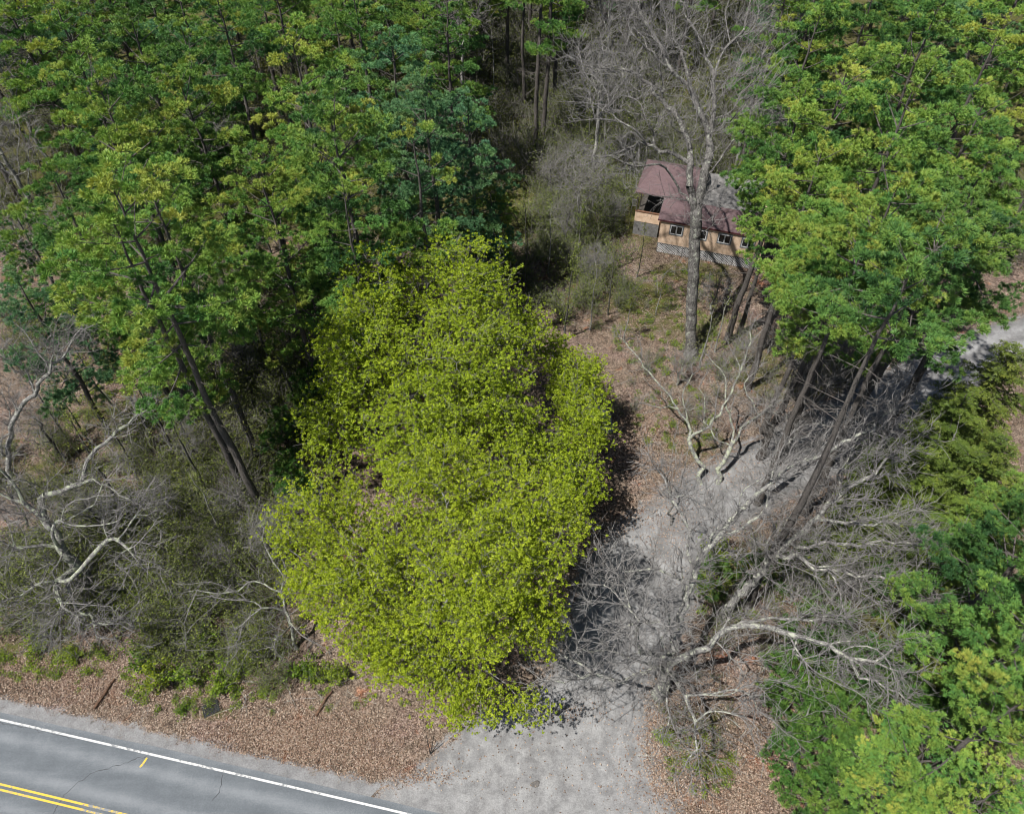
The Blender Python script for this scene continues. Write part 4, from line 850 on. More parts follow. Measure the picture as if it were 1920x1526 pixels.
# the big oak in front of the cabin
Yo = 50.5
sk = [limb((1295, 665, 0), (1297, 560, 6), (1302, 470, 10.6), (1305, 400, 14), (1316, 350, 16), (1332, 276, 18.6), (1326, 240, 19.8), (1310, 206, 21), (1290, 160, 22.4), (1262, 137, 23.2), (1237, 82, 24.6), (1200, 23, 26), (1180, -30, 27), amp=.04),
      limb((1303, 400, 14), (1294, 339, 16.6), (1294, 286, 18.4), (1290, 262, 19), (1274, 225, 20), (1251, 202, 20.6), (1242, 188, 21), (1223, 160, 21.8), (1198, 140, 22.4), (1155, 137, 22.6), (1109, 126, 23), (1063, 105, 23.6)),
      limb((1292, 300, 17.8), (1262, 288, 18.4), (1200, 266, 19.2), (1165, 285, 18.8), (1127, 305, 18.4), (1081, 309, 18.4)), limb((1200, 266, 19.2), (1190, 300, 18.2), (1188, 335, 17.4)), limb((1222, 270, 19), (1225, 250, 19.6), (1246, 222, 20.4)),
      limb((1262, 212, 20.3), (1246, 220, 20.3), (1189, 215, 20.8), (1120, 202, 21.4), (1086, 199, 21.8)), limb((1223, 160, 21.8), (1200, 172, 21.6), (1180, 155, 22), (1140, 160, 22.2)),
      limb((1332, 270, 18.8), (1336, 225, 20.4), (1339, 183, 21.8), (1340, 142, 23), (1331, 119, 23.6), (1315, 80, 24.8), (1297, 46, 25.8), (1274, 0, 27), (1260, -40, 28)),
      limb((1296, 268, 18.8), (1324, 250, 19.4), (1368, 229, 20.2), (1393, 199, 21.2), (1430, 160, 22.4), (1428, 130, 23.2)), limb((1393, 199, 21.2), (1430, 205, 21.4), (1465, 225, 21)),
      limb((1318, 82, 24.6), (1356, 92, 24.6), (1397, 64, 25.4), (1420, 20, 26.6), (1425, -20, 27.6)), limb((1340, 160, 22.4), (1380, 140, 23), (1420, 135, 23.4)), limb((1310, 206, 21), (1280, 110, 23.6), (1262, 60, 25), (1255, 10, 26.4)), limb((1290, 160, 22.4), (1232, 110, 23.8), (1195, 60, 25), (1180, 10, 26)),
      limb((1302, 392, 14.4), (1275, 362, 15.2), (1245, 375, 14.8), (1222, 392, 14.2)), limb((1308, 380, 14.8), (1345, 345, 15.8), (1375, 320, 16.6), (1400, 290, 17.6)), limb((1303, 395, 14.2), (1335, 365, 15.2), (1360, 370, 15)),
      limb((1300, 520, 8), (1283, 500, 8.6), (1275, 490, 8.8), (1250, 510, 8.4), (1215, 528, 8)), limb((1312, 450, 11.6), (1335, 410, 13), (1350, 380, 14.2), (1365, 350, 15.4))]
tg = around(sk[1:14]+[sk[0][22:]], 1700, 2.8, rng, .4, 1.0)
make_tree("bare_oak", "tall leafless oak with a thick forked grey trunk in front of the cabin", sk, tg, .50, B_oak, 110, cat="tree", twigs=2, twigL=1.0, twigr=.016, rmin=.014)
def bare_crown(x, y, h, hb, r, n, R0, label, seed, name="bare_tree", bark=None, group=None, base=None, rz=1.0, leaf=None, leafargs=None, twigs=2, twigr=.016, cat="tree"):
    rg = np.random.default_rng(seed); c = P(x, y, h-r*rz); b = np.array([c[0], c[1], -.1]) if base is None else P(*base)
    top = c+np.array([0, 0, r*rz*.3]); sk = [crooked([b, b+(np.array([c[0], c[1], hb])-b)*1.0, top], rg, .9, .10)]
    for k in range(6):
        a = k*1.05+rg.random(); s = b+(np.array([c[0], c[1], hb])-b)+np.array([0, 0, (k+.3)*(top[2]-hb)/7]); e = c+np.array([math.cos(a), math.sin(a), rg.normal()*.3+.2])*r*.75
        sk.append(crooked([s, (s+e)/2+np.array([0, 0, -.3]), e], rg, .8, .14))
    T = blobs([(c, (r, r, r*rz))], int(n*.7), rg, .5)
    return make_tree(name, label, sk, T, R0, bark or B_grey, seed, group=group, cat=cat, twigs=twigs, twigL=.8, twigr=twigr, leaf=leaf, leafargs=leafargs)
GB = "grey leafless crowns at the upper left edge"
bare_crown(-20, 90, 22, 9, 4.6, 800, .2, "leafless grey crown at the upper left edge nearest the corner", 120, group=GB)
bare_crown(-10, 260, 20, 9, 4.4, 800, .2, "leafless grey crown at the left edge, the middle of three", 121, group=GB)
bare_crown(30, 440, 16, 7, 3.8, 700, .18, "leafless grey crown at the left edge, the lowest of three", 122, group=GB)
bare_crown(385, 270, 18, 9, 3.4, 700, .16, "slender brown grey twiggy tree in the gap between the left pines", 123, leaf=M_brush, leafargs=dict(per=.6, size=.09, k=3, spread=.12))
bare_crown(1130, 130, 19, 9, 4.5, 900, .2, "leafless grey tree behind the oak's left limbs", 124, leaf=M_budleaf, leafargs=dict(per=.5, size=.08, k=2, spread=.12))
bare_crown(1150, -20, 22, 9, 4.5, 800, .2, "leafless grey tree at the top edge left of the oak", 125)
bare_crown(1440, 60, 22, 9, 4.5, 900, .2, "leafless grey tree at the top edge between the oak and the right pines", 126, leaf=M_budleaf, leafargs=dict(per=.5, size=.08, k=2, spread=.12))
bare_crown(1440, 230, 15, 6, 4, 700, .16, "low leafless tree behind the cabin's right end", 127)
bare_crown(110, 5, 23, 9, 3.4, 600, .18, "tree in young yellow green leaf at the top left corner", 128, leaf=M_maple, leafargs=dict(per=2, size=.11, k=5, spread=.14))
bare_crown(860, 10, 20, 8, 4.5, 700, .18, "leafless brown tree at the top edge behind the blue green pines", 129)
bare_crown(1090, 330, 12, 4, 3.2, 600, .10, "budding small tree in the brush left of the cabin", 130, leaf=M_brush, leafargs=dict(per=.8, size=.08, k=2, spread=.12))

# ------------------------------------------------------------------ the bright green maples
GM = "maples in bright yellow green leaf"
def maple(name, label, specs, n, base, R0, seed):
    rg = np.random.default_rng(seed); sp = [(P(*a[:3]), a[3:]) for a in specs]; b = np.array([base[0], base[1], -.1]); zc = np.mean([s[0][2] for s in sp])
    hub = b+np.array([0, 0, zc*.45]); sk = [crooked([b, hub, np.mean([s[0] for s in sp], 0)+np.array([0, 0, 1.0])], rg, .8, .08)]
    for c, r in sp: sk.append(crooked([hub+np.array([0, 0, rg.random()*1.5]), (hub+c)/2+np.array([0, 0, .6]), c+np.array([0, 0, r[2]*.3])], rg, .8, .15))
    T = blobs(sp, n, rg, .42, .12); T = T[T[:, 2] > 1.6]
    make_tree(name, label, sk, T, R0, B_pale, seed, group=GM, cat="maple", rmin=.008, twigs=2, twigL=.55, twigr=.006, leaf=M_maple, leafargs=dict(per=4, size=.10, k=10, spread=.125, jit=.30, gaps=-1.3), twig_thick=.04)
bA = P(790, 1150, 5); bB = P(800, 700, 8); bC = P(1085, 830, 4)
maple("maple_tree", "largest bright green maple, nearest the road, its shadow on the gravel",
      [(620, 985, 8, 4.0, 4.0, 3.6), (850, 950, 11, 5.4, 4.4, 4.2), (700, 1110, 8, 4.2, 3.8, 3.8), (905, 1085, 12.5, 4.4, 4.4, 4.0), (800, 1210, 7, 4.4, 3.0, 3.2), (870, 1310, 5.8, 2.8, 1.6, 2.2), (1005, 1160, 10, 1.9, 2.2, 2.6), (1005, 985, 12.5, 3.0, 3.4, 3.2), (730, 1240, 5, 2.2, 1.5, 2.0), (600, 1080, 6.5, 2.6, 2.6, 2.6), (985, 1325, 5.5, 1.4, 1.0, 1.2)], 3600, bA, .34, 201)
maple("maple_tree", "bright green maple with the pointed top, behind the largest one",
      [(715, 545, 15, 3.2, 3.4, 3.6), (870, 535, 15, 3.9, 3.6, 3.9), (690, 680, 12.5, 3.8, 4.4, 4.2), (870, 690, 13, 4.8, 4.8, 4.4), (970, 620, 11.5, 2.6, 3, 3), (620, 800, 9.5, 2.6, 3.0, 2.8), (790, 820, 10.5, 4.6, 3.8, 3.8), (950, 790, 10, 2.4, 3.2, 3.0), (1000, 840, 8.5, 2.6, 3, 2.8), (640, 640, 12, 2.2, 2.6, 3)], 3800, bB, .32, 202)
maple("maple_tree", "small bright green maple on the right, next to the brown slope",
      [(1085, 720, 7, 2.4, 3.2, 2.4), (1095, 800, 7, 2.2, 2.4, 2.4), (1070, 900, 7, 2.4, 2.8, 2.6), (1040, 660, 8, 1.4, 1.8, 1.6)], 1100, bC, .15, 203)

# ------------------------------------------------------------------ thicket: saplings, shrubs and undergrowth
def brush(rng, h, r, nst=7, side=9, leaves=260, size=.085, upright=.75):
    a = rng.random(nst)*6.28; lean = np.clip(rng.random(nst)*r/h*1.3, 0, 1.4)
    D = unit(np.stack([np.cos(a)*lean, np.sin(a)*lean, np.ones(nst)], 1)); L = h*(.6+.5*rng.random(nst))
    p0 = np.stack([np.cos(a), np.sin(a), np.zeros(nst)], 1)*.12*r; p0[:, 2] = -.08
    bend = rng.normal(size=(nst, 3))*.12
    parts = [twig_tris(p0, D, L, np.full(nst, .011+.004*h), bend, rng)]
    i = np.repeat(np.arange(nst), side); f = rng.random((len(i), 1))*.8+.15
    q = p0[i]+D[i]*L[i][:, None]*f+bend[i]*L[i][:, None]*f**2*.8
    d = unit(D[i]*upright+unit(rng.normal(size=(len(i), 3)))*.9); l2 = L[i]*(.22+.3*rng.random(len(i)))
    parts.append(twig_tris(q, d, l2, np.full(len(i), .011), rng.normal(size=(len(i), 3))*.12, rng))
    V, _, Q, _ = merge(parts)
    j = rng.integers(0, len(i), leaves); C = q[j]+d[j]*l2[j][:, None]*(.2+.9*rng.random((leaves, 1)))+rng.normal(size=(leaves, 3))*.07
    LV, _, LQ, LT = rosettes(C, size, 2, rng, .07, tone=rng.random(leaves))
    return V, Q, LV, LQ, LT
def inzone(z, rg):
    px, py, rx, ry = z[:4]; c = P(px, py)
    while True:
        u = rg.uniform(-1, 1, 2)
        if u@u <= 1: return c[0]+u[0]*rx, c[1]+u[1]*ry
def clear_of(x, y):
    p = np.array([[x, y]])
    if dist_poly(p, DPOLY)[0] < .35 or inside(p, DPOLY)[0] or y-white(x) < 2.6: return False
    q = np.array([x, y])-ca[:2]; u = np.array([math.cos(rzc), math.sin(rzc)]); a = q@u; b = q@np.array([-u[1], u[0]])
    return not (-4.5 < a < 12 and -2.0 < b < 10.5)
def brush_field(name, label, zones, matL, seed, variants):
    rg = np.random.default_rng(seed); VS = []; QS = []; TS = []; MI = []; o = 0
    for z in zones:
        for _ in range(z[4]):
            x, y = inzone(z, rg)
            if not clear_of(x, y): continue
            V, Q, LV, LQ, LT = variants[rg.integers(len(variants))]; a = rg.random()*6.28; s = rg.uniform(z[5], z[6]); ca_, sa_ = math.cos(a)*s, math.sin(a)*s
            W = np.concatenate([V, LV]); W = np.column_stack([W[:, 0]*ca_-W[:, 1]*sa_+x, W[:, 0]*sa_+W[:, 1]*ca_+y, W[:, 2]*s])
            VS.append(W.astype(np.float32)); QS.append(np.concatenate([Q, LQ+len(V)])+o); TS.append(np.concatenate([np.zeros(len(V)), np.clip(LT*.7+rg.random()*.3, 0, 1)])); MI.append(np.concatenate([np.zeros(len(Q), int), np.ones(len(LQ), int)])); o += len(W)
    me = mesh(name, np.concatenate(VS), None, np.concatenate(QS), tone=np.concatenate(TS), mats=[B_brush, matL], midx=np.concatenate(MI))
    return tag(link(name, me), label, None, None, "stuff")
rg = np.random.default_rng(77)
BV = [brush(rg, 2.2, 1.3, 8, 12, 340, .10) for _ in range(4)]+[brush(rg, 3.2, 1.5, 8, 13, 400, .10) for _ in range(3)]
BD = [brush(rg, 2.6, 1.6, 8, 12, 130) for _ in range(4)]
BG = [brush(rg, 1.5, 1.2, 9, 9, 520, .11) for _ in range(3)]
brush_field("undergrowth", "olive speckled brush filling the thicket left of the maples", [(300, 1040, 11, 5.5, 210, .7, 1.3), (120, 1100, 7, 4, 60, .7, 1.2), (420, 1180, 6, 3.0, 60, .6, 1.2), (90, 880, 8, 4, 45, .5, 1.0), (400, 830, 7, 7, 110, .6, 1.3), (540, 800, 5, 8, 70, .6, 1.3), (520, 1240, 4, 2.0, 18, .5, .9), (250, 760, 9, 5, 16, .4, .8), (40, 620, 7, 5, 30, .6, 1.2), (450, 640, 8, 7, 60, .7, 1.3)], M_brush, 301, BV)
brush_field("undergrowth", "brush with tiny pale leaves between the maple tops and the cabin", [(1100, 430, 7, 9, 110, .7, 1.3), (1110, 560, 4, 5, 30, .6, 1.1), (1030, 520, 5, 8, 45, .7, 1.3), (1150, 300, 9, 12, 110, .8, 1.5)], M_brush, 302, BV)
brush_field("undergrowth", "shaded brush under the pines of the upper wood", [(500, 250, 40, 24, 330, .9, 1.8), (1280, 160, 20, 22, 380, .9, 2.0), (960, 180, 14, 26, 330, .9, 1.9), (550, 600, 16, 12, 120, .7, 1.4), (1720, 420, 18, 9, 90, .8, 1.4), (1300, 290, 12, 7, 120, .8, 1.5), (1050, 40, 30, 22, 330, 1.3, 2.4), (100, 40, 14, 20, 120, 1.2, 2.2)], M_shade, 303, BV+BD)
brush_field("undergrowth", "leafless brush along the drive and the right bank", [(1300, 690, 5, 5, 16, .4, .8), (1230, 760, 4, 4, 9, .4, .7), (1330, 1340, 2.0, 2.6, 8, .35, .6), (1400, 1180, 4, 2.4, 20, .5, .9), (1560, 1060, 6, 3, 40, .6, 1.1), (1500, 700, 8, 5, 26, .6, 1.1), (1750, 1200, 9, 6, 60, .6, 1.2), (1300, 590, 5, 4, 12, .4, .8), (1245, 1330, .8, 1.5, 4, .4, .6)], M_brush, 304, BD)

BW = [brush(rg, .45, .5, 9, 4, 90, .07) for _ in range(3)]
brush_field("weeds", "low green weeds and sprouts scattered over the leaf litter", [(200, 1300, 12, 1.6, 60, .5, 1.1), (380, 1300, 5, 1.2, 50, .5, 1.2), (600, 1330, 6, 1.4, 16, .4, .9), (1280, 640, 7, 5, 110, .6, 1.3), (1260, 780, 4, 4, 60, .5, 1.1), (1310, 1420, 2.4, 2.4, 60, .5, 1.0), (230, 720, 7, 6, 110, .6, 1.4), (1370, 1100, 4, 2.5, 50, .6, 1.2), (90, 1240, 5, 1.2, 60, .6, 1.3), (1290, 540, 7, 3, 60, .5, 1.2)], M_green, 305, BW)
def plant(name, cat, label, kind_args, xy, s, seed, group, matL, stem_name="stems", bark=None):
    rg = np.random.default_rng(seed); V, Q, LV, LQ, LT = brush(rg, *kind_args)
    o = empty(name, (xy[0], xy[1], 0), 0, s); tag(o, label, cat, group)
    link(stem_name, mesh(name+"_"+stem_name, V, None, Q, bark or B_brush), o); link("leaves", mesh(name+"_leaves", LV, None, LQ, matL, tone=LT), o); return o
GS = "green leaved shrubs on the roadside bank"
protos = [plant("shrub", "shrub", "x", (1.5, 1.25, 9, 10, 620, .10), (0, 0), 1, 400+k, GS, M_green) for k in range(3)]
sh = [(300, 1272, 1.5, "largest leafy shrub on the road bank, above the pale verge"), (345, 1258, 1.2, "leafy shrub right beside the largest one on the road bank"), (410, 1272, 1.2, "leafy shrub on the bank left of the wire panel"), (440, 1255, 1.0, "leafy shrub just above the dark wire panel"),
      (270, 1225, 1.3, "leafy shrub behind the largest bank shrub"), (60, 1205, 1.1, "leafy shrub near the left edge above the brown bank"), (95, 1180, 1.0, "leafy shrub at the foot of the stout pale tree"), (300, 1170, 1.5, "bright shrub in the thicket under the crooked pale arms"),
      (340, 1130, 1.4, "bright shrub in the middle of the lower thicket"), (250, 1130, 1.5, "bright shrub in the thicket right of the stout pale tree"), (560, 1250, 1.2, "shrub at the left foot of the largest maple"), (600, 1270, 1.1, "shrub under the lower left edge of the largest maple"),
      (380, 1200, 1.2, "dark green shrub between the bank and the lower thicket"), (345, 1330, .55, "small green tuft of a shrub beside the pale verge"), (470, 1225, 1.0, "shrub beside the bluish stones on the bank"), (640, 1262, 1.0, "shrub just below the largest maple's left skirt"),
      (1345, 1045, 1.4, "vivid green shrub by the drive's right side under the limbs"), (1325, 1085, 1.0, "small green shrub by the drive's right side, the lower of two"), (130, 1235, .8, "low shrub beside the dark bent stem near the left edge"), (545, 905, 1.6, "dark green shrub in the hollow left of the maples"), (1240, 1385, .6, "tiny shrub below the huge tree's foot")]
for k, (x, y, s, lab) in enumerate(sh):
    p = P(x, y, .6*s)
    if k < 3: o = protos[k]; o.location = (p[0], p[1], 0); o.scale = (s, s, s); o['label'] = lab
    else: o = copy_tree(protos[k % 3], (p[0], p[1], 0), k*1.3, s, lab, GS)
# thin young trees
def sapling(seed, h, r, leafn, label, group, matL, bark):
    rg = np.random.default_rng(seed); n = 12; z = np.linspace(-.1, h, n); wb = np.cumsum(rg.normal(size=(n, 2))*.07, 0); wb -= wb[0]; pts = np.column_stack([wb, z]); rr = (.04+.007*h)*(1-np.linspace(0, 1, n)*.88)
    d = unit(pts[1:]-pts[:-1]); V, Q = tubes(pts[:-1], pts[1:], d, d, rr[:-1], rr[1:], 6)
    o = empty("young_tree", (0, 0, 0)); tag(o, label, "young tree", group); link("trunk", mesh("young_tree_trunk", V, None, Q, bark, smooth=True), o)
    m = int(h*7); f = .18+.82*rg.random(m); q = np.stack([np.interp(f*h, z, pts[:, j]) for j in range(3)], 1); dd = unit(np.column_stack([rg.normal(size=(m, 2)), .35+.5*rg.random(m)])); ln = r*(1.15-f)*(.5+rg.random(m))
    parts = [twig_tris(q, dd, ln, np.full(m, .011), rg.normal(size=(m, 3))*.1, rg)]
    i = np.repeat(np.arange(m), 3); g = rg.random((len(i), 1)); q2 = q[i]+dd[i]*ln[i][:, None]*g; d2 = unit(dd[i]+unit(rg.normal(size=(len(i), 3)))*.8); l2 = ln[i]*.45
    parts.append(twig_tris(q2, d2, l2, np.full(len(i), .008), rg.normal(size=(len(i), 3))*.1, rg)); 
    j = rg.integers(0, len(i), leafn); C = q2[j]+d2[j]*l2[j][:, None]*rg.random((leafn, 1))+rg.normal(size=(leafn, 3))*.06
    V, _, Q, t = rosettes(C, .09, 2, rg, .08, tone=rg.random(leafn)); link("crown", mesh("young_tree_crown", V, None, Q, matL, tone=t), o); return o
SP = [sapling(500+k, h, r, n, "x", None, mt, bk) for k, (h, r, n, mt, bk) in enumerate([(10, 1.6, 500, M_brush, B_dark), (8, 1.5, 600, M_brush, B_brush), (12, 1.8, 160, M_brush, B_dark), (7, 1.4, 900, M_brush, B_grey), (9, 1.7, 250, M_budleaf, B_grey)])]
used = [False]*len(SP)
def put_sapling(k, x, y, h, lab, grp, tilt=(0, 0)):
    p = P(x, y); hh = [10, 8, 12, 7, 9][k]; s = h/hh
    if not used[k]: used[k] = True; o = SP[k]; o.location = (p[0], p[1], 0); o.scale = (s, s, s); o.rotation_euler = (tilt[0], tilt[1], x % 6); tag(o, lab, None, grp)
    else: copy_tree(SP[k], (p[0], p[1], 0), x % 6, s, lab, grp, tilt)
for k, x, y, h, lab in [(2, 304, 856, 12, "thin dark young tree crossing the brown clearing, leftmost of the parallel pair"), (2, 332, 872, 12.5, "thin dark young tree crossing the brown clearing, rightmost of the parallel pair"), (0, 345, 745, 9, "short stout young tree with pale stubs at the clearing's upper right"),
    (2, 178, 846, 9, "young tree with a dark knotted stem left of the clearing"), (0, 243, 970, 13, "dark curved young tree crossing the pale bent limb"), (0, 490, 880, 12, "young tree between the long pine trunks and the maple hollow"), (4, 470, 830, 12, "pale young tree right of the long pine trunks"),
    (4, 420, 1010, 9, "twiggy young tree in the thick of the brush"), (4, 545, 1080, 8, "twiggy young tree against the largest maple's left edge"), (1, 150, 760, 7, "leafy young tree below the low left pine"),
    (2, 130, 830, 11, "thin dark young tree behind the pale bent limb, leftmost"), (0, 395, 930, 12, "thin dark young tree left of the long pine trunks, nearest them"), (2, 370, 860, 11, "thin dark young tree left of the long pine trunks, farther back"), (2, 440, 760, 11, "thin dark young tree behind the long pine trunks, left of two"), (0, 520, 720, 12, "thin dark young tree behind the long pine trunks, right of two"), (2, 560, 800, 11, "thin dark young tree beside the maple's left shoulder"), (0, 270, 900, 10, "thin dark young tree below the brown clearing"), (2, 210, 760, 10, "thin dark young tree at the left side of the brown clearing")]:
    put_sapling(k, x, y, h, lab, "thin young trees of the left thicket")
for k, x, y, h, lab in [(0, 1058, 640, 11, "straight dark young tree right of the maple's shoulder"), (4, 1105, 620, 8, "pale young tree in the brush by the brown slope"), (2, 1140, 590, 9, "thin young tree left of the lattice skirt"), (3, 1170, 640, 6, "leafy young tree at the top of the brown slope"), (1, 1080, 500, 8, "leafy young tree in the brush behind the maple's shoulder"), (4, 1030, 520, 9, "twiggy young tree above the maple's right shoulder"), (0, 1195, 520, 7, "young tree close to the cabin's left corner"), (3, 1230, 590, 5, "leafy young tree in front of the lattice skirt"), (4, 1340, 660, 8, "bare young tree between the oak trunk and the pine foot"), (4, 1312, 690, 8, "bare young tree right at the oak's foot")]:
    put_sapling(k, x, y, h, lab, "thin young trees between the maples and the cabin")
BT = []
for k, (h, r, n) in enumerate([(7, 2.2, 230), (9, 2.6, 280), (5.5, 1.9, 170)]):
    rg = np.random.default_rng(700+k); b = np.array([0, 0, -.1]); T = blobs([((0, 0, h*.68), (r, r, h*.36))], n, rg, .6)
    sk = [crooked([b, (.1, 0, h*.35), (rg.normal()*.3, rg.normal()*.3, h*.8)], rg, .6, .1)]+[crooked([(0, 0, h*f), (math.cos(a)*r*.7, math.sin(a)*r*.7, h*(f+.3))], rg, .6, .12) for f, a in ((.2, 0), (.3, 2), (.35, 4), (.5, 5.2))]
    BT.append(make_tree("bare_tree", "x", sk, T, .055+.012*h, [B_grey, B_dark, B_pale][k], 700+k, cat="tree", twigs=2, twigL=.75, twigr=.014, rmin=.013, leaf=M_brush if k else None, leafargs=dict(per=.35, size=.08, k=2, spread=.1)))
bused = [False]*3
BTP = [(0, 70, 1000, "left thicket"), (1, 210, 1010, "left thicket"), (2, 260, 900, "left thicket"), (0, 330, 980, "left thicket"), (1, 380, 880, "left thicket"), (2, 430, 1080, "left thicket"), (0, 460, 980, "left thicket"), (1, 520, 1060, "left thicket"), (2, 560, 980, "left thicket"), (1, 120, 860, "left thicket"), (2, 180, 1130, "left thicket"), (1, 470, 720, "left thicket"), (2, 30, 700, "left thicket"), 
    (1, 1060, 470, "brush left of the cabin"), (0, 1110, 540, "brush left of the cabin"), (2, 1150, 430, "brush left of the cabin"), (1, 1030, 380, "brush left of the cabin"), (0, 1170, 330, "brush left of the cabin"),
    (1, 1480, 720, "shaded bend of the drive"), (0, 1550, 690, "shaded bend of the drive"), (2, 1440, 660, "shaded bend of the drive"), (1, 1580, 880, "shaded bend of the drive"), (0, 1420, 900, "shaded bend of the drive"), (2, 1240, 1060, "shaded bend of the drive"),
    (0, 1560, 1130, "green patch under the bare limbs"), (2, 1660, 1160, "green patch under the bare limbs"), (1, 1760, 1120, "green patch under the bare limbs"), (2, 1480, 1130, "green patch under the bare limbs"), (0, 1330, 590, "foot of the oak"), (2, 1270, 720, "foot of the oak"), (2, 1390, 690, "foot of the oak")]
from collections import Counter
bc = Counter()
for k, x, y, wh in sorted(BTP, key=lambda q: (q[3], q[1])):
    p = P(x, y)
    if inside(np.array([p[:2]]), DPOLY)[0]: continue
    bc[wh] += 1; lab = "%s small leafless tree from the left %s" % (ORD[bc[wh]-1], {"left thicket": "in the left thicket", "foot of the oak": "at the foot of the oak", "brush left of the cabin": "in the brush left of the cabin"}.get(wh, "by the "+wh)); sc_ = .75+.4*((x*7+y) % 10)/10
    if not bused[k]: bused[k] = True; o = BT[k]; o.location = (p[0], p[1], -.1); o.scale = (sc_,)*3; o['label'] = lab; o['group'] = "small leafless trees"
    else: copy_tree(BT[k], (p[0], p[1], -.1), (x*.37) % 6, sc_, lab, "small leafless trees")
lab0 = "thin young tree standing among the shaded pines of the upper wood"; rg = np.random.default_rng(9)
XY = sorted([(rg.uniform(60, 1000), rg.uniform(150, 560)) for _ in range(20)])+sorted([(rg.uniform(1040, 1500), rg.uniform(60, 330)) for _ in range(20)])
for k, (x, y) in enumerate(XY):
    if clear_of(*P(x, y)[:2]): put_sapling([3, 1, 4, 0, 2][k % 5], x, y, rg.uniform(7, 12), "%s thin young tree from the left %s" % (ORD[k % 20], "under the pines left of the oak" if k < 20 else "in the twiggy wood behind the oak"), "thin young trees under the upper pines")

# ------------------------------------------------------------------ ground clutter
def litter(name, label, zones, size, mats, seed, z=.03):
    rg = np.random.default_rng(seed); pts = []
    for px, py, rx, ry, n in zones:
        c = P(px, py)[:2]; u = rg.normal(size=(n, 2))*.55; pts.append(c+u*np.array([rx, ry]))
    p = np.concatenate(pts); keep = (p[:, 1]-white(p[:, 0]) > 1.2); p = p[keep]; n = len(p)
    c = np.column_stack([p, np.full(n, z)+rg.random(n)*.06]); nr = unit(rg.normal(size=(n, 3))*.55+np.array([0, 0, 1])); a = unit(np.cross(nr, rg.normal(size=(n, 3)))); b = np.cross(nr, a); s = size*(.5+rg.random((n, 1)))
    V = np.stack([c+a*s*.5, c+b*s*.35, c-a*s*.5, c-b*s*.35], 1).reshape(-1, 3); t = np.repeat(rg.random(n), 4)
    return tag(link(name, mesh(name, V, None, np.arange(len(V)).reshape(-1, 4), mats, tone=t)), label, None, None, "stuff")
M_litter = leaf_mat("dead_leaves", [(.10, .06, .04), (.24, .155, .11), (.36, .26, .19), (.42, .35, .285)], .1, 0, 0, 1.0)
litter("fallen_leaves", "dry tan and brown leaves lying on the bank and slope", [(200, 1290, 12, 1.8, 9000), (560, 1380, 6, 1.8, 12000), (1350, 1450, 5, 3, 9000), (1220, 800, 4, 5, 8000), (1450, 1110, 3, 2, 3000), (1330, 1280, 2.5, 1.5, 3500), (230, 700, 6, 6, 7000), (1150, 600, 5, 6, 6000), (80, 1250, 6, 1.4, 5000), (1150, 960, 1.6, 2, 1500), (700, 1430, 2, .8, 1500), (1240, 1000, 2, 3, 600), (1232, 1390, .7, 3.5, 1500), (1060, 1335, 4, .8, 300), (1110, 1000, 1.0, 3, 700), (1260, 960, 3, 2.5, 900), (1000, 1430, 6, 2.5, 260), (1380, 880, 4, 2, 900), (780, 1455, 2.5, .5, 500), (1560, 640, 8, 8, 3000), (1320, 570, 5, 4, 4000)], .10, M_litter, 601)
def sticks(name, label, zones, seed):
    rg = np.random.default_rng(seed); parts = []
    for px, py, rx, ry, n in zones:
        c = P(px, py); p = c+np.column_stack([rg.normal(size=(n, 2))*.6*np.array([rx, ry]), np.full(n, .06)+rg.random(n)*.1]); a = rg.random(n)*6.28
        parts.append(twig_tris(p, np.column_stack([np.cos(a), np.sin(a), rg.normal(size=n)*.08]), .5+rg.random(n)*1.6, .008+rg.random(n)*.012, rg.normal(size=(n, 3))*np.array([.15, .15, .02]), rg))
    V, _, Q, _ = merge(parts); tag(link(name, mesh(name, V, None, Q, B_grey)), label, None, None, "stuff")
sticks("fallen_twigs", "grey fallen twigs strewn over the leaf litter", [(300, 1100, 12, 5, 500), (1300, 750, 6, 6, 260), (1400, 1200, 5, 4, 260), (1330, 1400, 3, 2, 60), (300, 750, 8, 7, 250), (1150, 560, 6, 6, 150), (1600, 1000, 8, 5, 260), (600, 300, 30, 20, 500), (1350, 350, 10, 5, 200), (500, 1290, 6, 1.2, 60)], 602)
# logs, stake, wire panels, stones
def log(pts, r, label, mat, seed, name="fallen_log", cat="log"):
    rg = np.random.default_rng(seed); p = crooked([P(*a) for a in pts], rg, .4, .02); d = unit(np.gradient(p, axis=0)); rr = r*(1-.35*np.linspace(0, 1, len(p)))*(1+.1*rg.normal(size=len(p)))
    V, Q = tubes(p[:-1], p[1:], d[:-1], d[1:], rr[:-1], rr[1:], 9)
    return tag(link(name, mesh(name, V, np.array([[0, k+1, k] for k in range(1, 8)]), Q, mat, smooth=False), None), label, cat, "fallen logs on the road bank")
M_rot = plain_mat("rotten_wood", (.06, .035, .022), (.17, .10, .065), 7, .9, bump=.5)
log([(176, 1328, .12), (196, 1300, .14), (215, 1272, .12)], .11, "reddish brown rotting log lying on the road bank at the left", M_rot, 1)
log([(592, 1342, .10), (606, 1318, .12), (622, 1296, .1)], .11, "dark thin log on the brown bank below the maples", M_rot, 2)
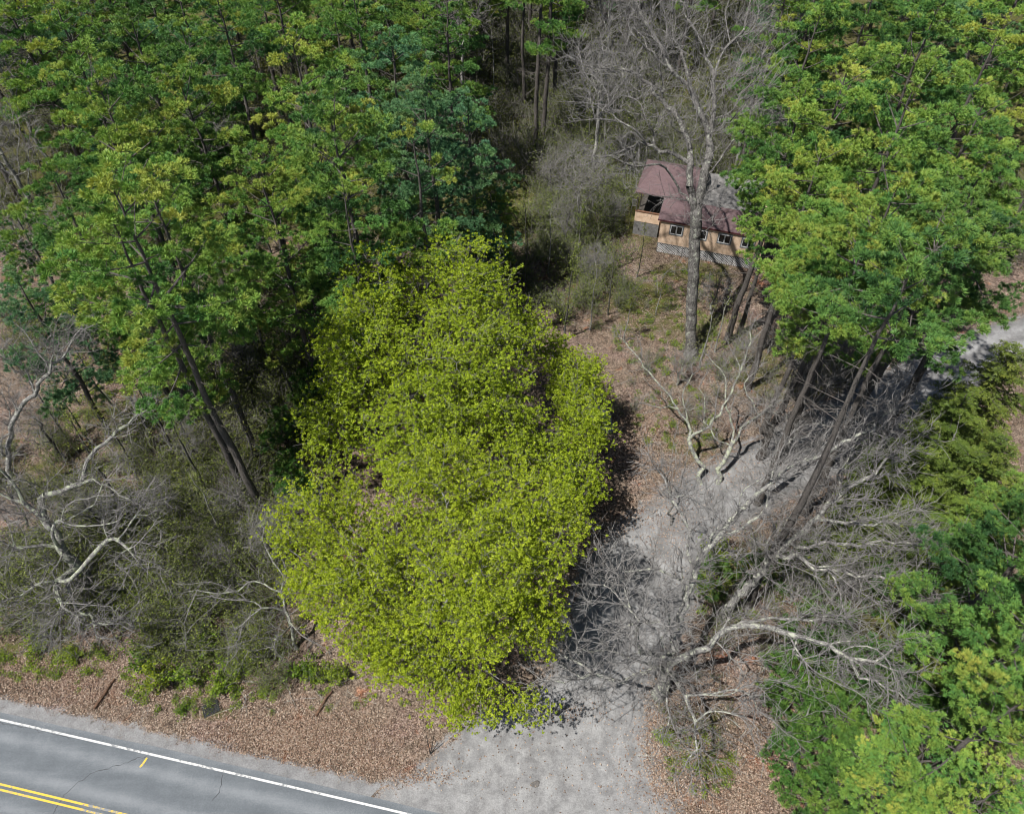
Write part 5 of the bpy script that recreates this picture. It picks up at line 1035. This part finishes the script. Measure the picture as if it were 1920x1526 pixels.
log([(1655, 1370, .9), (1720, 1350, 1.6), (1775, 1340, 2.2)], .10, "pale bare pole leaning among the lower right pines", B_pale, 3)
st = empty("stake", P(807, 1413)); tag(st, "thin black forked stake where the bank meets the gravel", "stake")
M_blk = plain_mat("black_iron", (.012, .012, .012), (.03, .03, .03), 8, .6)
for a, b in (((807, 1413, 0), (799, 1378, .9)), ((807, 1413, 0), (822, 1392, .6))):
    p = np.array([P(*a), P(*b)])-P(807, 1413); d = unit(p[1:]-p[:-1]); V, Q = tubes(p[:1], p[1:], d, d, np.array([.03]), np.array([.022]), 6); link("prong", mesh("prong", V, None, Q, M_blk), st)
def wire_panel(px, py, w, h, rz, label):
    o = empty("wire_panel", P(px, py), rz); tag(o, label, "wire panel", "black wire mesh panels on the bank"); P_ = []
    for k in range(9): P_.append(box(-w/2+k*w/8-.012, -w/2+k*w/8+.012, -h/2, h/2, .10+.015*k, .125+.015*k))
    build("bars", P_, M_blk, o); P2 = [box(-w/2, w/2, -h/2+k*h/7-.012, -h/2+k*h/7+.012, .24, .265) for k in range(8)]
    build("cross_bars", P2, M_blk, o); build("backing", [box(-w/2, w/2, -h/2, h/2, .04, .06)], plain_mat("dark_mat", (.03, .04, .04), (.08, .09, .09), 12, .8), o)
wire_panel(396, 1328, 1.0, .85, .5, "black wire mesh panel lying on the brown bank by the verge")
wire_panel(440, 1182, .45, 1.3, -.2, "narrow dark wire mesh panel standing in the thicket")
for k, (x, y, r, lab) in enumerate([(500, 1205, .38, "bluish grey stone on the bank, largest of the loose four"), (478, 1222, .28, "bluish grey stone on the bank, lowest of the loose four"), (520, 1196, .24, "bluish grey stone on the bank, rightmost of the loose four"), (462, 1212, .3, "bluish grey stone on the bank, leftmost of the loose four")]):
    lumpy("stone", P(x, y), (r*1.3, r, r*.5), M_rock, lab, "stone", 20+k, group="bluish stones on the bank")
lumpy("stone", P(1003, 1470), (.28, .24, .05), plain_mat("dark_dirt", (.09, .085, .08), (.15, .14, .13), 9, .95), "dark lump in the middle of the gravel mouth", "stone", 31)
